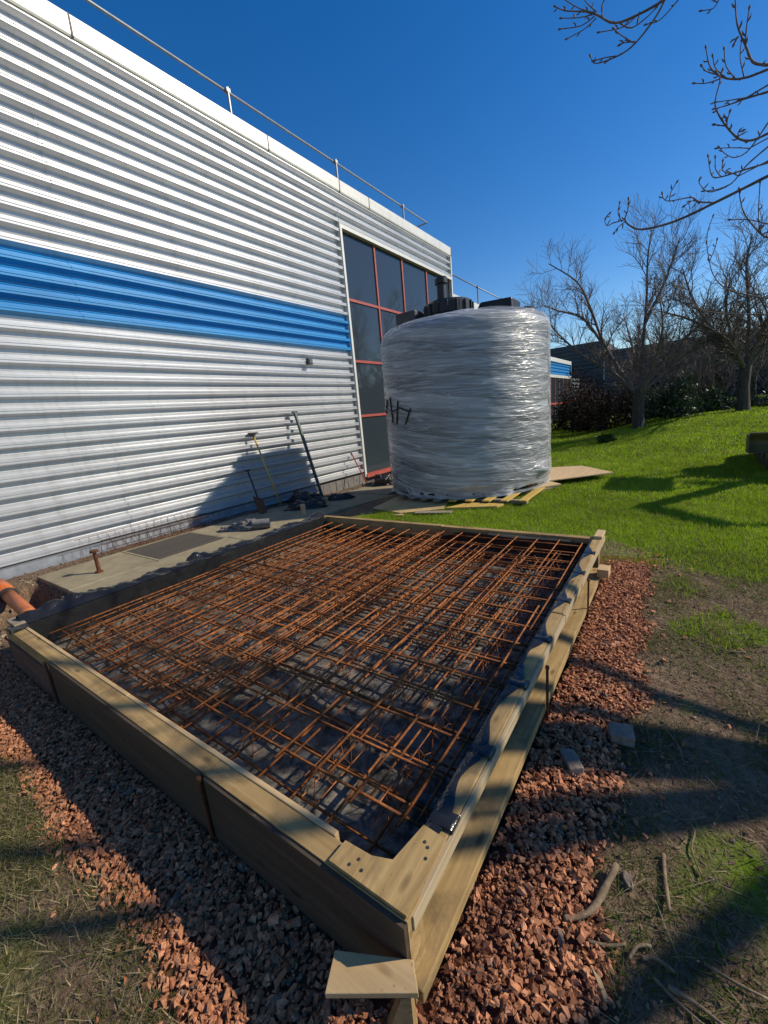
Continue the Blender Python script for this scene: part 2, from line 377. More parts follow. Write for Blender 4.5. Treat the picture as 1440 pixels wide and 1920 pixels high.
# ground: soil with grassy base where lawn grows
m, nt, b = newmat('soil_and_turf'); M['ground'] = m
at = N(nt, 'ShaderNodeAttribute', attribute_name='tint'); sp = N(nt, 'ShaderNodeSeparateColor'); nt.links.new(at.outputs['Color'], sp.inputs[0])
v = texcoord(nt, (1,1,1)); f = noisef(nt, v, 3.0, 9, 0.68, 0.4); f3 = noisef(nt, v, 38.0, 7, 0.7, 0.2)
soil = ramp(nt, f, [(0.3,(0.13,0.083,0.052)),(0.5,(0.23,0.155,0.10)),(0.72,(0.34,0.25,0.17))])
soil = mixc(nt, soil, ramp(nt, f3, [(0.3,(0.45,0.45,0.45)),(0.7,(1.3,1.3,1.3))]), 1.0, 'MULTIPLY')
turf = ramp(nt, f3, [(0.3,(0.075,0.12,0.008)),(0.7,(0.20,0.30,0.018))])
ad = N(nt, 'ShaderNodeMath', operation='MULTIPLY_ADD'); nt.links.new(f, ad.inputs[0]); ad.inputs[1].default_value = 1.1; nt.links.new(sp.outputs[0], ad.inputs[2])
fm = N(nt, 'ShaderNodeMapRange'); nt.links.new(ad.outputs[0], fm.inputs['Value']); fm.inputs['From Min'].default_value = 0.85; fm.inputs['From Max'].default_value = 1.15
f12 = noisef(nt, v, 11.0, 6, 0.65, 0.6)
c = mixc(nt, soil, turf, fm.outputs['Result'])
c = mixc(nt, c, (0.20,0.062,0.032), sp.outputs[1])
nt.links.new(c, b.inputs['Base Color']); b.inputs['Roughness'].default_value = 0.95; b.inputs['Specular IOR Level'].default_value = 0.15
hh = N(nt, 'ShaderNodeMath', operation='MULTIPLY_ADD'); nt.links.new(f12, hh.inputs[0]); hh.inputs[1].default_value = 2.2; nt.links.new(f3, hh.inputs[2])
bump(nt, b, hh.outputs[0], 1.0, 0.022)

# ---------------------------------------------------------------- terrain
def S(a, b_, t): t = np.clip((np.asarray(t, float)-a)/(b_-a), 0, 1); return t*t*(3-2*t)
FX0, FX1, FY0, FY1, FZ = -3.93, -0.49, 0.611, 4.04, 0.30     # timber form, outer faces and top
def wob(x, y, s=1.0):
    return (np.sin(x*1.7*s+y*0.9*s)+np.sin(x*0.6*s-y*2.1*s+1.3)+np.sin(x*3.1*s+y*2.7*s+0.5)*0.6+np.sin(-x*5.3*s+y*4.1*s)*0.4)/3
def gravel_edge(y): return -0.14 + 0.07*wob(y, y*0.3, 1.6) + 0.04*np.sin(y*9)
def front_edge(x): return 0.265 + 0.04*wob(x, x*0.4, 2.0) + 0.025*np.sin(x*7) - 0.07*S(-1.3, -0.8, x) - 0.12*S(-0.7, -0.3, x)
def gz(x, y):
    x = np.asarray(x, float); y = np.asarray(y, float)
    z = 0.62*S(8,19,y)*S(-4,1,x) - 0.17*S(4.3,8,y)*(1-S(-5.2,-4.3,x))*(1-S(14,20,y))
    z = z + (0.012*wob(x,y,2.3) + 0.006*wob(y,x,7.0))*S(-0.5,0.3,np.maximum(x, np.maximum(y-4.5, 0.4-y)))
    z = z - 0.3*S(-6.25,-5.95,x)*(1-S(-4.3,-4.05,x))*S(0.66,0.85,y)*(1-S(1.22,1.36,y))
    z = z - 0.07*S(FX0-0.05,FX0+0.1,x)*(1-S(FX1-0.1,FX1+0.05,x))*S(FY0-0.05,FY0+0.1,y)*(1-S(FY1-0.1,FY1+0.05,y))
    z = z - 0.05*S(-7.1,-6.95,x)*0 - 0.1*(1-S(-8.5,-7.6,x))
    return z
def lush(x, y):
    a = S(2.9, 5.3, y + 0.8*wob(x,y,1.5) + 0.4*wob(y,x,4.0) + 0.35*np.clip(x,-1,2)) * np.where(y > 4.15, 1.0, S(0.0, 0.12, x - gravel_edge(y)))
    b_ = S(-4.4, -4.0, x - 0.12*(y-4.2) + 0.1*wob(y,x,3.0)) * S(4.0, 4.3, y)
    b_ = np.where(y > 12, 1.0, b_)
    patch = 0.55*S(-0.05, 0.55, wob(x*1.3+2, y*1.3, 2.6))*S(-0.12, 0.15, x)
    front = 0.5*S(0.35,0.0,y)*S(-0.1,0.5, wob(x,y,2.2)+0.35)*(x < -0.4)
    return np.clip(np.maximum(np.maximum(a*b_*np.where(x < -0.4, 1, 1), patch), front), 0, 1)

def spaced(segs):
    out = []
    for a, b_, st in segs: out += list(np.arange(a, b_, st))
    return np.array(out + [segs[-1][1]])
gx = spaced([(-400,-60,60),(-60,-12,6),(-12,-7,0.5),(-7,1.6,0.045),(1.6,6,0.3),(6,30,2),(30,400,60)])
gy = spaced([(-60,-4,6),(-4,-0.6,0.4),(-0.6,5,0.045),(5,10,0.15),(10,26,0.5),(26,60,3),(60,1500,90)])
GX, GY = np.meshgrid(gx, gy, indexing='ij')
GZ = gz(GX, GY)
nu, nv = GX.shape
idx = np.arange(nu*nv).reshape(nu, nv)
F = np.stack([idx[:-1,:-1], idx[1:,:-1], idx[1:,1:], idx[:-1,1:]], -1).reshape(-1,4)
V = np.stack([GX, GY, GZ], -1).reshape(-1,3)
redd = ((GX > FX1-0.05)&(GX < gravel_edge(GY)+0.02)&(GY > 0.2)&(GY < 4.4)) | ((GY > front_edge(GX)-0.02)&(GY < FY0+0.1)&(GX > -4.1)&(GX < -0.2))
cols = np.stack([lush(GX,GY), redd*0.75, np.zeros_like(GX)], -1).reshape(-1,3)
ground = np_obj('ground', V, F, M['ground'], cols, True, 'structure')

# ---------------------------------------------------------------- warehouse
WX = -6.9; PITCH = 0.2075
wh = thing('warehouse', 'large silver ribbed metal warehouse with a broad blue stripe and tall red framed window', 'building', (WX, 8, 0))
core = MB(); core.box(-22, WX-0.09, -14, 8.85, -0.35, 6.98); core.box(-22, WX-0.075, 14.85, 14.95, -0.35, 6.98)
core.box(-22, WX-0.075, 8.85, 14.85, 6.07, 6.98); core.box(-22, -8.2, 8.85, 14.85, -0.35, 6.07); core.box(-8.2, WX-0.075, 8.85, 14.85, -0.35, -0.03)
core.build('wall', M['core'], wh)
MB().box(-22, WX-0.085, -14, 14.94, 6.98, 7.03).build('roof', M['roof'], wh)

def rib_profile(zlow, n, off=0.0, depth=0.085):
    pr = []
    for k in range(n):
        z = zlow + k*PITCH
        # from bottom up: underside slope out, crown with stiffener groove, slope back (faces up), trough with small rib
        pr += [(0,z),(depth,z+0.036),(depth,z+0.052),(depth-0.007,z+0.056),(depth-0.007,z+0.068),(depth,z+0.070),(depth,z+0.092),
               (0,z+0.122),(0,z+0.150),(0.008,z+0.160),(0,z+0.172)]
    pr.append((0, zlow+n*PITCH))
    return [(WX-0.075+off+x, z) for x, z in pr]
def sheet(y0, y1, zlow, n, mat, off=0.0):
    mb = MB(); mb.extr_y(rib_profile(zlow, n, off), y0, y1)
    return mb.build('cladding_sheet', mat, wh)
rows = [(3.23-0.83*k, 4) for k in (1,2,3)] + [(3.23-0.83*3-3*PITCH+0.0, 3)]
rows = [(2.40,4),(1.57,4),(0.74,4),(0.1175,3),(4.06,4),(4.89,4),(5.72,4),(6.55,2)]
cuts = [-14.0, -8.6, -2.9, 2.9, 8.80]
for ri, (z, n) in enumerate(rows + [(3.23,4)]):
    mat = M['blue'] if z == 3.23 else M['silver']
    for ci in range(4):
        o = rng.uniform(-0.003, 0.003) + (0.004 if ci % 2 else 0)
        sheet(cuts[ci]-(0.08 if ci else 0), cuts[ci+1]+rng.uniform(-0.015,0.0), z, n, mat, o)
    if z > 5.8: sheet(8.79, 14.93, z, n, mat, rng.uniform(-0.002,0.004))
zz = 6.09
sheet(8.80, 14.93, 5.72+2*PITCH+0.0, 2, M['silver'], 0.006)
# parapet flashing pieces
pc = [-14, -6.2, -1.5, 3.48, 6.80, 8.94, 10.12, 14.97]
for a, b_ in zip(pc[:-1], pc[1:]):
    dz = rng.uniform(-0.006, 0.006)
    mb = MB(); mb.extr_y([(WX-0.2,7.085+dz),(WX+0.035,7.095+dz),(WX+0.045,7.08+dz),(WX+0.04,6.855+dz),(WX+0.03,6.83+dz),(WX+0.005,6.825+dz)], a+0.006, b_-0.006)
    mb.build('parapet_flashing', M['white_trim'], wh)
    MB().box(WX+0.0, WX+0.048, b_-0.012, b_+0.012, 6.832, 7.092).build('joint_strip', M['dark_metal'], wh)
MB().box(WX-0.1, WX+0.03, 14.93, 15.0, -0.3, 6.83).build('corner_trim', M['white_trim'], wh)
mb = MB(); mb.extr_y([(WX-0.02,0.13),(WX+0.025,0.115),(WX+0.035,0.03),(WX+0.075,0.0),(WX+0.075,-0.02)], -14, 6.9); mb.build('base_flashing', M['galv'], wh)
for k in range(8):
    y = 6.92 + k*0.235
    MB().box(WX-0.09, WX-0.005+rng.uniform(-.006,.006), y, y+0.222, -0.34, 0.085).build('plinth_block', M['plinth'], wh)
# window: frame, mullions, panes
wy = [8.87, 10.30, 11.70, 13.20, 14.85]; wz = [0.06, 1.62, 3.02, 4.50, 6.05]
win = MB().box(WX-0.11, WX-0.095, 8.87, 14.85, 0.06, 6.05).build('window', M['core'], wh)
for i in range(4):
    for j in range(4):
        p = MB().box(WX-0.09, WX-0.078+rng.uniform(-.002,.002), wy[i]+0.02, wy[i+1]-0.02, wz[j]+0.02, wz[j+1]-0.02).build('pane', M['glass'], win)
for y in wy[1:4]: MB().box(WX-0.092, WX-0.045, y-0.03, y+0.03, 0.10, 6.03).build('mullion', M['red_paint'], win)
for z in wz[1:4]: MB().box(WX-0.093, WX-0.048, 8.88, 14.84, z-0.032, z+0.032).build('transom', M['red_paint'], win)
MB().box(WX-0.2, WX+0.06, 8.85, 14.86, -0.03, 0.07).build('sill', M['red_paint'], win)
MB().box(WX-0.09, WX+0.035, 8.795, 8.868, 0.0, 6.14).build('window_trim', M['white_trim'], wh)
MB().box(WX-0.09, WX+0.035, 8.868, 14.93, 6.052, 6.14).build('window_trim', M['white_trim'], wh)
vb = MB(); vb.box(WX-0.01, WX+0.07, 7.12, 7.25, 2.84, 2.98); vb.box(WX+0.07, WX+0.085, 7.135, 7.235, 2.86, 2.96); vb.build('vent_box', M['green_metal'], wh)
# roof guard rail
def guard_rail(label, x, y0, y1, posts, zb, zt, hasmid=False):
    g = thing('guard_rail', label, 'railing', (x, y0, zb))
    MB().tube([(x,y0,zt),(x,y1,zt)], 0.022, 8).build('rail', M['galv'], g, smooth=True)
    if hasmid: MB().tube([(x,y0,(zb+zt)/2+0.05),(x,y1,(zb+zt)/2+0.05)], 0.018, 8).build('rail', M['galv'], g, smooth=True)
    for y in posts:
        mb = MB(); mb.tube([(x+0.03,y,zb),(x+0.03,y,zt+0.05)], 0.026, 8); mb.box(x-0.03,x+0.06,y-0.04,y+0.04,zt-0.03,zt+0.03); mb.build('post', M['galv'], g)
    MB().tube([(x,y1,zt),(x-1.6,y1+0.1,zt)], 0.022, 8).build('return_rail', M['galv'], g, smooth=True)
guard_rail('long galvanised guard rail along the high warehouse roof edge', WX-0.12, -12, 13.6, [-9,-6,-2.9,0.1,3.1,6.09,9.06,12.07], 7.03, 7.535)

# lower wing behind the tank
w1 = thing('low_wing', 'lower grey clad wing with roof rail joined to the far end of the warehouse', 'building', (WX, 15, 0))
MB().box(-20, WX-0.06, 15.02, 28, -0.6, 5.55).build('wall', M['core'], w1)
for k in range(7):
    z = 5.35 - 0.83*(k+1)
    mb = MB(); mb.extr_y(rib_profile(z, 4), 15.01, 28.0); mb.build('cladding_sheet', M['silver'], w1)
MB().box(WX-0.2, WX+0.03, 15.01, 28.0, 5.35, 5.62).build('parapet_flashing', M['white_trim'], w1)
guard_rail('shorter guard rail on the lower wing roof right behind the black tank', WX-0.12, 15.1, 27.8, [15.2,17.65,20.5,23.4,26.5], 5.6, 6.34)

w2 = thing('blue_banded_wing', 'distant low wing with blue ribbed band above dark red framed glazing', 'building', (WX, 30, 0))
MB().box(-20, WX-0.06, 28.05, 35.5, -0.6, 4.2).build('wall', M['core'], w2)
mb = MB(); mb.extr_y(rib_profile(3.2, 4, 0.02, 0.07), 28.05, 35.5); mb.build('cladding_sheet', M['blue'], w2)
MB().box(WX-0.2, WX+0.05, 28.05, 35.55, 4.03, 4.28).build('parapet_flashing', M['white_trim'], w2)
MB().box(WX-0.06, WX+0.05, 28.05, 35.55, 3.02, 3.2).build('window_trim', M['white_trim'], w2)
MB().box(WX-0.06, WX+0.06, 35.42, 35.56, -0.6, 4.03).build('corner_trim', M['galv'], w2)
for i in range(6):
    y = 28.1 + i*1.22
    for z0, z1 in ((-0.2,1.28),(1.36,3.0)):
        f = MB().box(WX-0.05, WX-0.02, y, y+1.2, z0, z1).build('window', M['core'], w2)
        MB().box(WX-0.03, WX-0.01, y+0.05, y+1.15, z0+0.04, z1-0.04).build('pane', M['glass'], f)
        MB().box(WX-0.02, WX+0.03, y+1.15, y+1.23, z0, z1).build('frame', M['red_paint'], f)
MB().box(WX-0.03, WX+0.05, 28.1, 35.4, 1.26, 1.38).build('transom', M['red_paint'], w2)
MB().box(WX-0.03, WX+0.25, 28.1, 35.6, -0.25, -0.12).build('sill', M['red_paint'], w2)
fin = thing('louvre_screen', 'small stack of pale louvres on red bracket at the corner of the blue banded wing', 'louvre', (WX+0.2, 36.5, 1.4))
for k in range(6): MB().bar((WX+0.05,35.6,1.6+k*0.27),(WX+0.1,38.2,1.6+k*0.27),0.12,0.2).build('louvre', M['galv'], fin)
MB().tube([(WX+0.1,36.6,1.5),(WX+0.1,36.8,-0.6)], [0.16,0.05], 8).build('bracket', M['red_paint'], fin)
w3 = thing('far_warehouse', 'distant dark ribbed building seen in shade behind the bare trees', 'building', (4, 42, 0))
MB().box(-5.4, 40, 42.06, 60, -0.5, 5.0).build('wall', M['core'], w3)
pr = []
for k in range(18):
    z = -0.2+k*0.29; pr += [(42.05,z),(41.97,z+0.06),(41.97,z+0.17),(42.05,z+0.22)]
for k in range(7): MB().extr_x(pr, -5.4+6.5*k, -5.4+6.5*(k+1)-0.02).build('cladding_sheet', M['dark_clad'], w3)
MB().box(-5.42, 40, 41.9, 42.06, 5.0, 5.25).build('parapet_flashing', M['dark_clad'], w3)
w4 = thing('grey_end_block', 'grey ribbed block with pale corner rising behind the blue banded wing', 'building', (-9, 46, 0))
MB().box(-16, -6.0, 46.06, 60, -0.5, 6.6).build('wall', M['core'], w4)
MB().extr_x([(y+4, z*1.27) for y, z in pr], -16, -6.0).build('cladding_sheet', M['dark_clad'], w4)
MB().box(-6.0, -5.9, 45.9, 48, 3.0, 6.5).build('corner_trim', M['white_trim'], w4)
guard_rail('faint far guard rail above the grey end block', -9.0, 40, 45, [40.5, 42, 44], 6.6, 7.4, True)

# ---------------------------------------------------------------- timber form
T = 0.07
form = thing('timber_form', 'square knee high timber formwork box holding the rusty reinforcement', 'formwork', (-2.2, 2.3, 0))
def plank(x0,x1,y0,y1,z0,z1,mat,name='board',parent=None,bev=0.004):
    return MB().box(x0,x1,y0,y1,z0,z1).build(name, mat, parent or form, bevel=bev)
# near side: two boards butted, a recess strip on the inner edge
plank(-3.98, -3.052, FY0, FY0+T, 0.045, FZ, M['wood_x'], bev=0.001); plank(-3.046, -1.402, FY0, FY0+T, 0.0, FZ+0.002, M['wood_x'], bev=0.001); plank(-1.396, FX1-0.002, FY0, FY0+T, 0.0, FZ, M['wood_x'], bev=0.001)
plank(-3.90, -2.2, FY0+T+0.002, FY0+T+0.022, 0.06, FZ+0.006, M['ply'], 'inner_batten'); plank(-2.195, -0.80, FY0+T+0.002, FY0+T+0.022, 0.06, FZ+0.004, M['ply'], 'inner_batten')
for a, c, z0, z1, mt in ((-3.93,-3.06,0.0,0.215,'pink_ply'),(-3.04,-1.41,-0.01,0.298,'shade_ply'),(-1.385,FX1-0.004,-0.01,0.294,'shade_ply')):  # added panels; their dark colours carry the near side's shade
    MB().box(a, c, FY0-0.014, FY0-0.0005, z0, z1).build('shade_face_panel', M[mt], form)
# far side
plank(-3.93, -2.1, FY1-T, FY1, -0.03, FZ, M['wood_x']); plank(-2.095, FX1-0.03, FY1-T, FY1, -0.03, FZ-0.004, M['wood_x'])
plank(-1.55, -0.75, FY1-T-0.022, FY1-T-0.002, 0.2, FZ-0.03, M['ply'], 'inner_batten')
# wall side
plank(FX0, FX0+T, FY0+T+0.003, 2.3, 0.0, FZ, M['wood_y']); plank(FX0, FX0+T, 2.305, FY1-T-0.003, 0.0, FZ, M['wood_y'])
plank(-4.06, -3.86, FY0+0.03, FY0+0.10, FZ+0.006, FZ+0.03, M['grey_wood'], 'corner_cleat')
# right side: narrow top board set back over a proud lower board
plank(FX1-T-0.008, FX1-0.012, FY0+T+0.003, 2.41, 0.225, FZ, M['wood_y']); plank(FX1-T-0.008, FX1-0.008, 2.416, 4.16, 0.225, FZ+0.003, M['wood_y'])
M['pale_wood'] = wood('pale_sawn_timber', 1, (0.30,0.23,0.13), (0.46,0.37,0.235), (0.25,0.2,0.13), (0.6,0.9))
for a, c in ((FY0+0.02, 2.41), (2.42, 4.1)): MB().box(FX1-0.011, FX1+0.004, a, c, 0.246, FZ-0.006).build('pale_strip', M['pale_wood'], form, bevel=0.002)
plank(-0.571, -0.563, FY0+T+0.004, FY1-T-0.004, -0.02, 0.222, M['shade_ply'], 'backing_panel', bev=0)
def lower_board(a, c, z): MB().box(-0.5615, -0.457, a, c, z-0.045, z).build('lower_board', M['wood_y'], form, bevel=0.004)
lower_board(0.60, 2.62, 0.100); lower_board(2.628, 3.78, 0.094)
for y in (0.9, 1.75, 2.5, 3.3): MB().box(-0.555, -0.475, y, y+0.09, -0.03, 0.0485).build('packer', M['grey_wood'], form)
plank(FX1-T-0.002, FX1-0.004, 3.95, 4.17, FZ+0.004, FZ+0.03, M['ply_y'], 'top_packer')
plank(FX1+0.014, FX1+0.10, 3.55, 3.68, 0.10, 0.17, M['ply'], 'side_cleat')
# corner gusset of plywood with screws
gus = MB().prism([(-0.76,FY0+0.003),(-0.496,FY0+0.003),(-0.496,0.84),(-0.574,0.845),(-0.60,0.71),(-0.66,0.688),(-0.755,0.683)], FZ+0.004, FZ+0.016).build('gusset', M['wood_y'], form)
for x, y in ((-0.70,0.635),(-0.685,0.66),(-0.66,0.64),(-0.53,0.79),(-0.52,0.76),(-0.545,0.80)):
    MB().lathe([(0.005,0),(0.005,0.0015),(0.002,0.002)], (x,y,FZ+0.016), 8).build('screw', M['dark_metal'], gus)

# steel pins that brace the form
def pin(x, y, h, label, lean=(0,0)):
    mb = MB(); mb.tube([(x,y,-0.05),(x+lean[0],y+lean[1],h)], 0.0065, 8); mb.lathe([(0.009,h-0.012),(0.0105,h),(0.007,h+0.006)], (x+lean[0],y+lean[1],0), 8)
    o = mb.build('steel_pin', M['dark_rust'], org=(x,y,0)); return props(o, label, 'steel pin', 'rusty steel pins bracing the form')
pin(-0.448, 1.83, 0.31, 'rusty steel pin on the right side of the form, beside the two loose stones')
pin(-0.448, 2.97, 0.31, 'rusty steel pin on the right side of the form, farther one near the grass')
pin(-3.05, 0.588, 0.30, 'thin steel pin against the shaded near board, nearest the orange pipe')
pin(-1.398, 0.588, 0.30, 'thin steel pin against the shaded near board, middle of its length')

# plywood offcut on a wedge at the near corner
blk = thing('plywood_offcut', 'pale square plywood offcut lying tilted in front of the near form corner', 'offcut', (-0.6, 0.57, 0.08))
bm_ = MB(); q = [(-0.636,0.437),(-0.437,0.556),(-0.480,0.604),(-0.672,0.516)]
bm_.add([(x,y,0.165+0.010*(i in (1,2))) for i,(x,y) in enumerate(q)]+[(x,y,0.183+0.010*(i in (1,2))) for i,(x,y) in enumerate(q)], [(3,2,1,0),(4,5,6,7),(0,1,5,4),(1,2,6,5),(2,3,7,6),(3,0,4,7)])
bm_.build('panel', M['ply'], blk, bevel=0.002)
wd = MB(); wd.add([(-0.53,0.49,-0.02),(-0.45,0.54,-0.02),(-0.47,0.585,-0.02),(-0.55,0.54,-0.02),(-0.475,0.535,0.168),(-0.455,0.547,0.172),(-0.47,0.575,0.172),(-0.49,0.565,0.168)], [(3,2,1,0),(4,5,6,7),(0,1,5,4),(1,2,6,5),(2,3,7,6),(3,0,4,7)])
props(wd.build('timber_wedge', M['wood_x']), 'short timber wedge propping up the plywood offcut at the near form corner', 'wedge')

# ---------------------------------------------------------------- plastic liner
def nz(x, y, z=0.0): return mnoise.noise(Vector((x, y, z)))
lm = MB()
IX0, IX1, IY0, IY1 = FX0+T+0.004, FX1-T-0.014, FY0+T+0.028, FY1-T-0.028
def floorfn(u, v):
    x = IX0+(IX1-IX0)*u; y = IY0+(IY1-IY0)*v
    n = 0.022*abs(nz(x*2.2, y*2.2, 1.0)) + 0.008*nz(x*6, y*5, 4.0) + 0.006*abs(nz(x*11+y*4, y*9, 8))
    fold = 0.055*math.exp(-((y-1.32-0.10*math.sin(x*2.1)+0.12*(x+1.5))/0.035)**2)*max(0, min(1, (x+2.6)*1.5))
    fold2 = 0.035*math.exp(-((x+2.9-0.1*math.sin(y*2))/0.03)**2)*max(0,min(1,(y-1.6)*2))
    e = min(u, v, 1-u, 1-v)
    return (x, y, 0.004+max(0.0, n)*min(1, e*14)+fold*min(1,e*20)+fold2*min(1,e*20))
lm.grid(floorfn, 110, 110)
def wallstrip(p0, p1, inward, topfn, n=140, m=10):
    p0 = Vector(p0); p1 = Vector(p1); inw = Vector(inward)
    def fn(u, v):
        p = p0.lerp(p1, u); s = p.x*1.0+p.y*1.3
        zt = topfn(u)
        o = 0.004 + (0.012*abs(nz(s*5, v*1.5, 3)) + 0.01*abs(nz(s*14, v*3, 6)))*math.sin(math.pi*min(1,v*1.0)*0.98+0.02)
        return p + inw*o + Vector((0,0,0.002+(zt-0.002)*v))
    lm.grid(fn, n, m)
wallstrip((IX0,IY0,0),(IX1,IY0,0),(0,1,0), lambda u: FZ-0.045+0.02*nz(u*9,1) )
wallstrip((IX0,IY1,0),(IX1,IY1,0),(0,-1,0), lambda u: 0.165+0.02*nz(u*7,2)+0.09*float(S(0.5,0.62,u)))
wallstrip((IX1,IY0,0),(IX1,IY1,0),(-1,0,0), lambda u: FZ+0.004)
wallstrip((IX0,IY0,0),(IX0,IY1,0),(1,0,0), lambda u: FZ+0.005, 160)
# lap over the right board: full width at the stapled tabs, scalloped in between
tabs = [0.90, 1.215, 1.66, 2.09, 2.60, 3.10, 3.56]
def lapw(y):
    d = min(abs(y-t_) for t_ in tabs)
    near = [t_ for t_ in tabs if t_ <= y]; lo = max(near) if near else 0.7
    w = 0.008 + 0.045*math.exp(-((d-0.02)/0.10)**2)
    return max(0.006, w + 0.006*nz(y*9, 5))
def lapfn(u, v):
    y = IY0+(IY1-IY0)*u; w = lapw(y)
    return (IX1-0.002+(w+0.004)*v, y, FZ+0.006+0.003*math.sin(v*3.1)+0.002*nz(y*20,v*3))
lm.grid(lapfn, 200, 4)
for t_ in tabs:
    def tabfn(u, v, t_=t_):
        y = t_-0.03+0.06*u + 0.006*v
        xe = FX1-0.004
        if v < 0.6: return (IX1+(xe-IX1)*(v/0.6), y, FZ+0.0095+0.003*math.sin(u*5))
        return (xe+0.001+0.004*(v-0.6), y, FZ+0.0095-(v-0.6)*0.09)
    lm.grid(tabfn, 4, 10)
# lap over the wall-side board, bunched up and spilling over to the slab
def leftlap(u, v):
    y = IY0-0.02+(IY1-IY0+0.04)*u
    w = 0.30+0.16*nz(y*1.3,7)+0.06*nz(y*4,9)
    bul = (0.07*abs(nz(y*2.1, v*2.0, 2.5))+0.06*abs(nz(y*5.5+v*2, v*3-y, 4.4))**1.0+0.03*abs(nz(y*15+v*4,v*5-y*3,1.2)))*math.sin(math.pi*min(1,v*1.02))
    if v < 0.35: x = IX0-(0.075)*(v/0.35); z = FZ+0.008
    else:
        k = (v-0.35)/0.65; x = IX0-0.075-w*k; z = FZ+0.008-(0.235+0.02*nz(y*3,2))*(k**1.25)
    return (x-0.3*bul, y, z+bul)
lm.grid(leftlap, 300, 26)
def cornerlap(u, v):   # flap over the near-left corner
    return (-3.93+0.17*u-0.02*v, FY0-0.004+0.10*v, FZ+0.008+0.012*abs(nz(u*4,v*3,3))+0.01*math.sin(u*3))
lm.grid(cornerlap, 14, 8)
def cornerdrop(u, v): return (-3.93+0.09*u, FY0-0.006, FZ+0.008-0.06*v*(1-0.5*u))
lm.grid(cornerdrop, 6, 4)
liner = lm.build('plastic_liner', M['liner'], smooth=True)
props(liner, 'black plastic sheet lining the form and folded over its edges', 'plastic sheet')

# ---------------------------------------------------------------- reinforcement
BARS = {}
def bar_mesh(L, r, axis):
    L = round(L, 2); k = (L, r, axis)
    if k not in BARS:
        mb = MB(); n = max(2, int(L/0.5)); ph = len(BARS)*1.7
        pts = [((L*i/n, 0.004*math.sin(i*1.9+ph), 0.004*math.sin(i*2.7+ph)) if axis == 0 else (0.004*math.sin(i*1.9+ph), L*i/n, 0.004*math.sin(i*2.7+ph))) for i in range(n+1)]
        mb.tube(pts, r, 6); me = mb.mesh('bar', smooth=True); me.materials.append(M['rust']); BARS[k] = me
    return BARS[k]
def bar(parent, x, y, z, L, r, axis):
    o = bpy.data.objects.new('bar', bar_mesh(L, r, axis)); COL.objects.link(o); o.parent = parent
    o.location = Vector((x,y,z)) - origin(parent); o.rotation_euler = (rng.uniform(-.004,.004) if axis else 0, 0 if axis else rng.uniform(-.004,.004), rng.uniform(-.006,.006))
    return o
def mesh_sheet(label, x0, x1, y0, y1, z, r=0.0058, skew=(0,0)):
    g = thing('rebar_mesh', label, 'rebar mesh', ((x0+x1)/2,(y0+y1)/2,z), 'reinforcement mesh sheets in the form')
    ov = 0.06
    x = x0
    while x <= x1+0.001:
        bar(g, x+rng.uniform(-.004,.004), y0-ov+rng.uniform(-.02,.02), z, y1-y0+2*ov, r, 1); x += 0.2
    y = y0
    while y <= y1+0.001:
        bar(g, x0-ov+rng.uniform(-.02,.02), y+rng.uniform(-.004,.004), z-2*r, x1-x0+2*ov, r, 0); y += 0.2
    return g
mesh_sheet('upper rusty mesh sheet in the near left quarter of the form', -3.72, -2.12, 0.86, 2.46, 0.222)
mesh_sheet('upper rusty mesh sheet in the near right quarter, towards the plywood gusset', -2.28, -0.68, 0.90, 2.50, 0.236)
mesh_sheet('upper rusty mesh sheet over the left far quarter of the form nearest the warehouse', -3.68, -2.08, 2.23, 3.83, 0.245)
mesh_sheet('upper rusty mesh sheet over the right far quarter of the form by the far board', -2.24, -0.64, 2.27, 3.87, 0.258)
mesh_sheet('second rusty mesh sheet hung just under the upper layer in the left half', -3.70, -2.10, 0.91, 3.71, 0.196, 0.0055)
mesh_sheet('second rusty mesh sheet hung just under the upper layer in the right half', -2.25, -0.65, 0.96, 3.76, 0.206, 0.0055)
mesh_sheet('lower rusty mesh sheet lying near the liner floor under the left half', -3.66, -2.06, 0.84, 3.84, 0.075, 0.006)
mesh_sheet('lower rusty mesh sheet lapped over its neighbour along the far edge of the liner floor', -3.55, -1.0, 2.2, 3.8, 0.10, 0.006)
mesh_sheet('lower rusty mesh sheet lying near the liner floor under the right half', -2.20, -0.70, 0.87, 3.87, 0.088, 0.006)
def lattice(x, y0, y1, z0, z1, w=0.075, lean=0.0, n=None):
    mb = MB(); n = n or int((y1-y0)/0.11)
    mb.tube([(x+lean,y0,z1),(x+lean,y1,z1)], 0.0035, 4)
    for s in (-1,1):
        mb.tube([(x+s*w/2,y0,z0),(x+s*w/2,y1,z0)], 0.003, 4)
        pts = []
        for i in range(2*n+1):
            t_ = i/(2*n); pts.append((x+(lean if i % 2 else s*w/2)+rng.uniform(-.008,.008), y0+(y1-y0)*t_, (z1 if i % 2 else z0)+rng.uniform(-.006,.006)))
        mb.tube(pts, 0.0025, 3)
    return mb
for i, (x, y0, y1, w) in enumerate([(-3.52,0.95,3.7,'nearest the warehouse slab'),(-3.05,1.0,3.75,'second from the warehouse side'),(-2.55,0.9,3.6,'third from the warehouse side'),(-2.02,0.95,3.78,'along the middle of the form'),(-1.55,0.88,3.7,'just right of the middle'),(-1.12,0.85,3.72,'second from the right board'),(-0.80,0.9,3.75,'closest to the right board')]):
    props(lattice(x,y0,y1,0.095,0.212).build('wire_spacer', M['rust'], org=(x,y0,0.09)), 'zigzag wire spacer between the two mesh layers, ' + w, 'wire spacer', 'wire spacers inside the form')
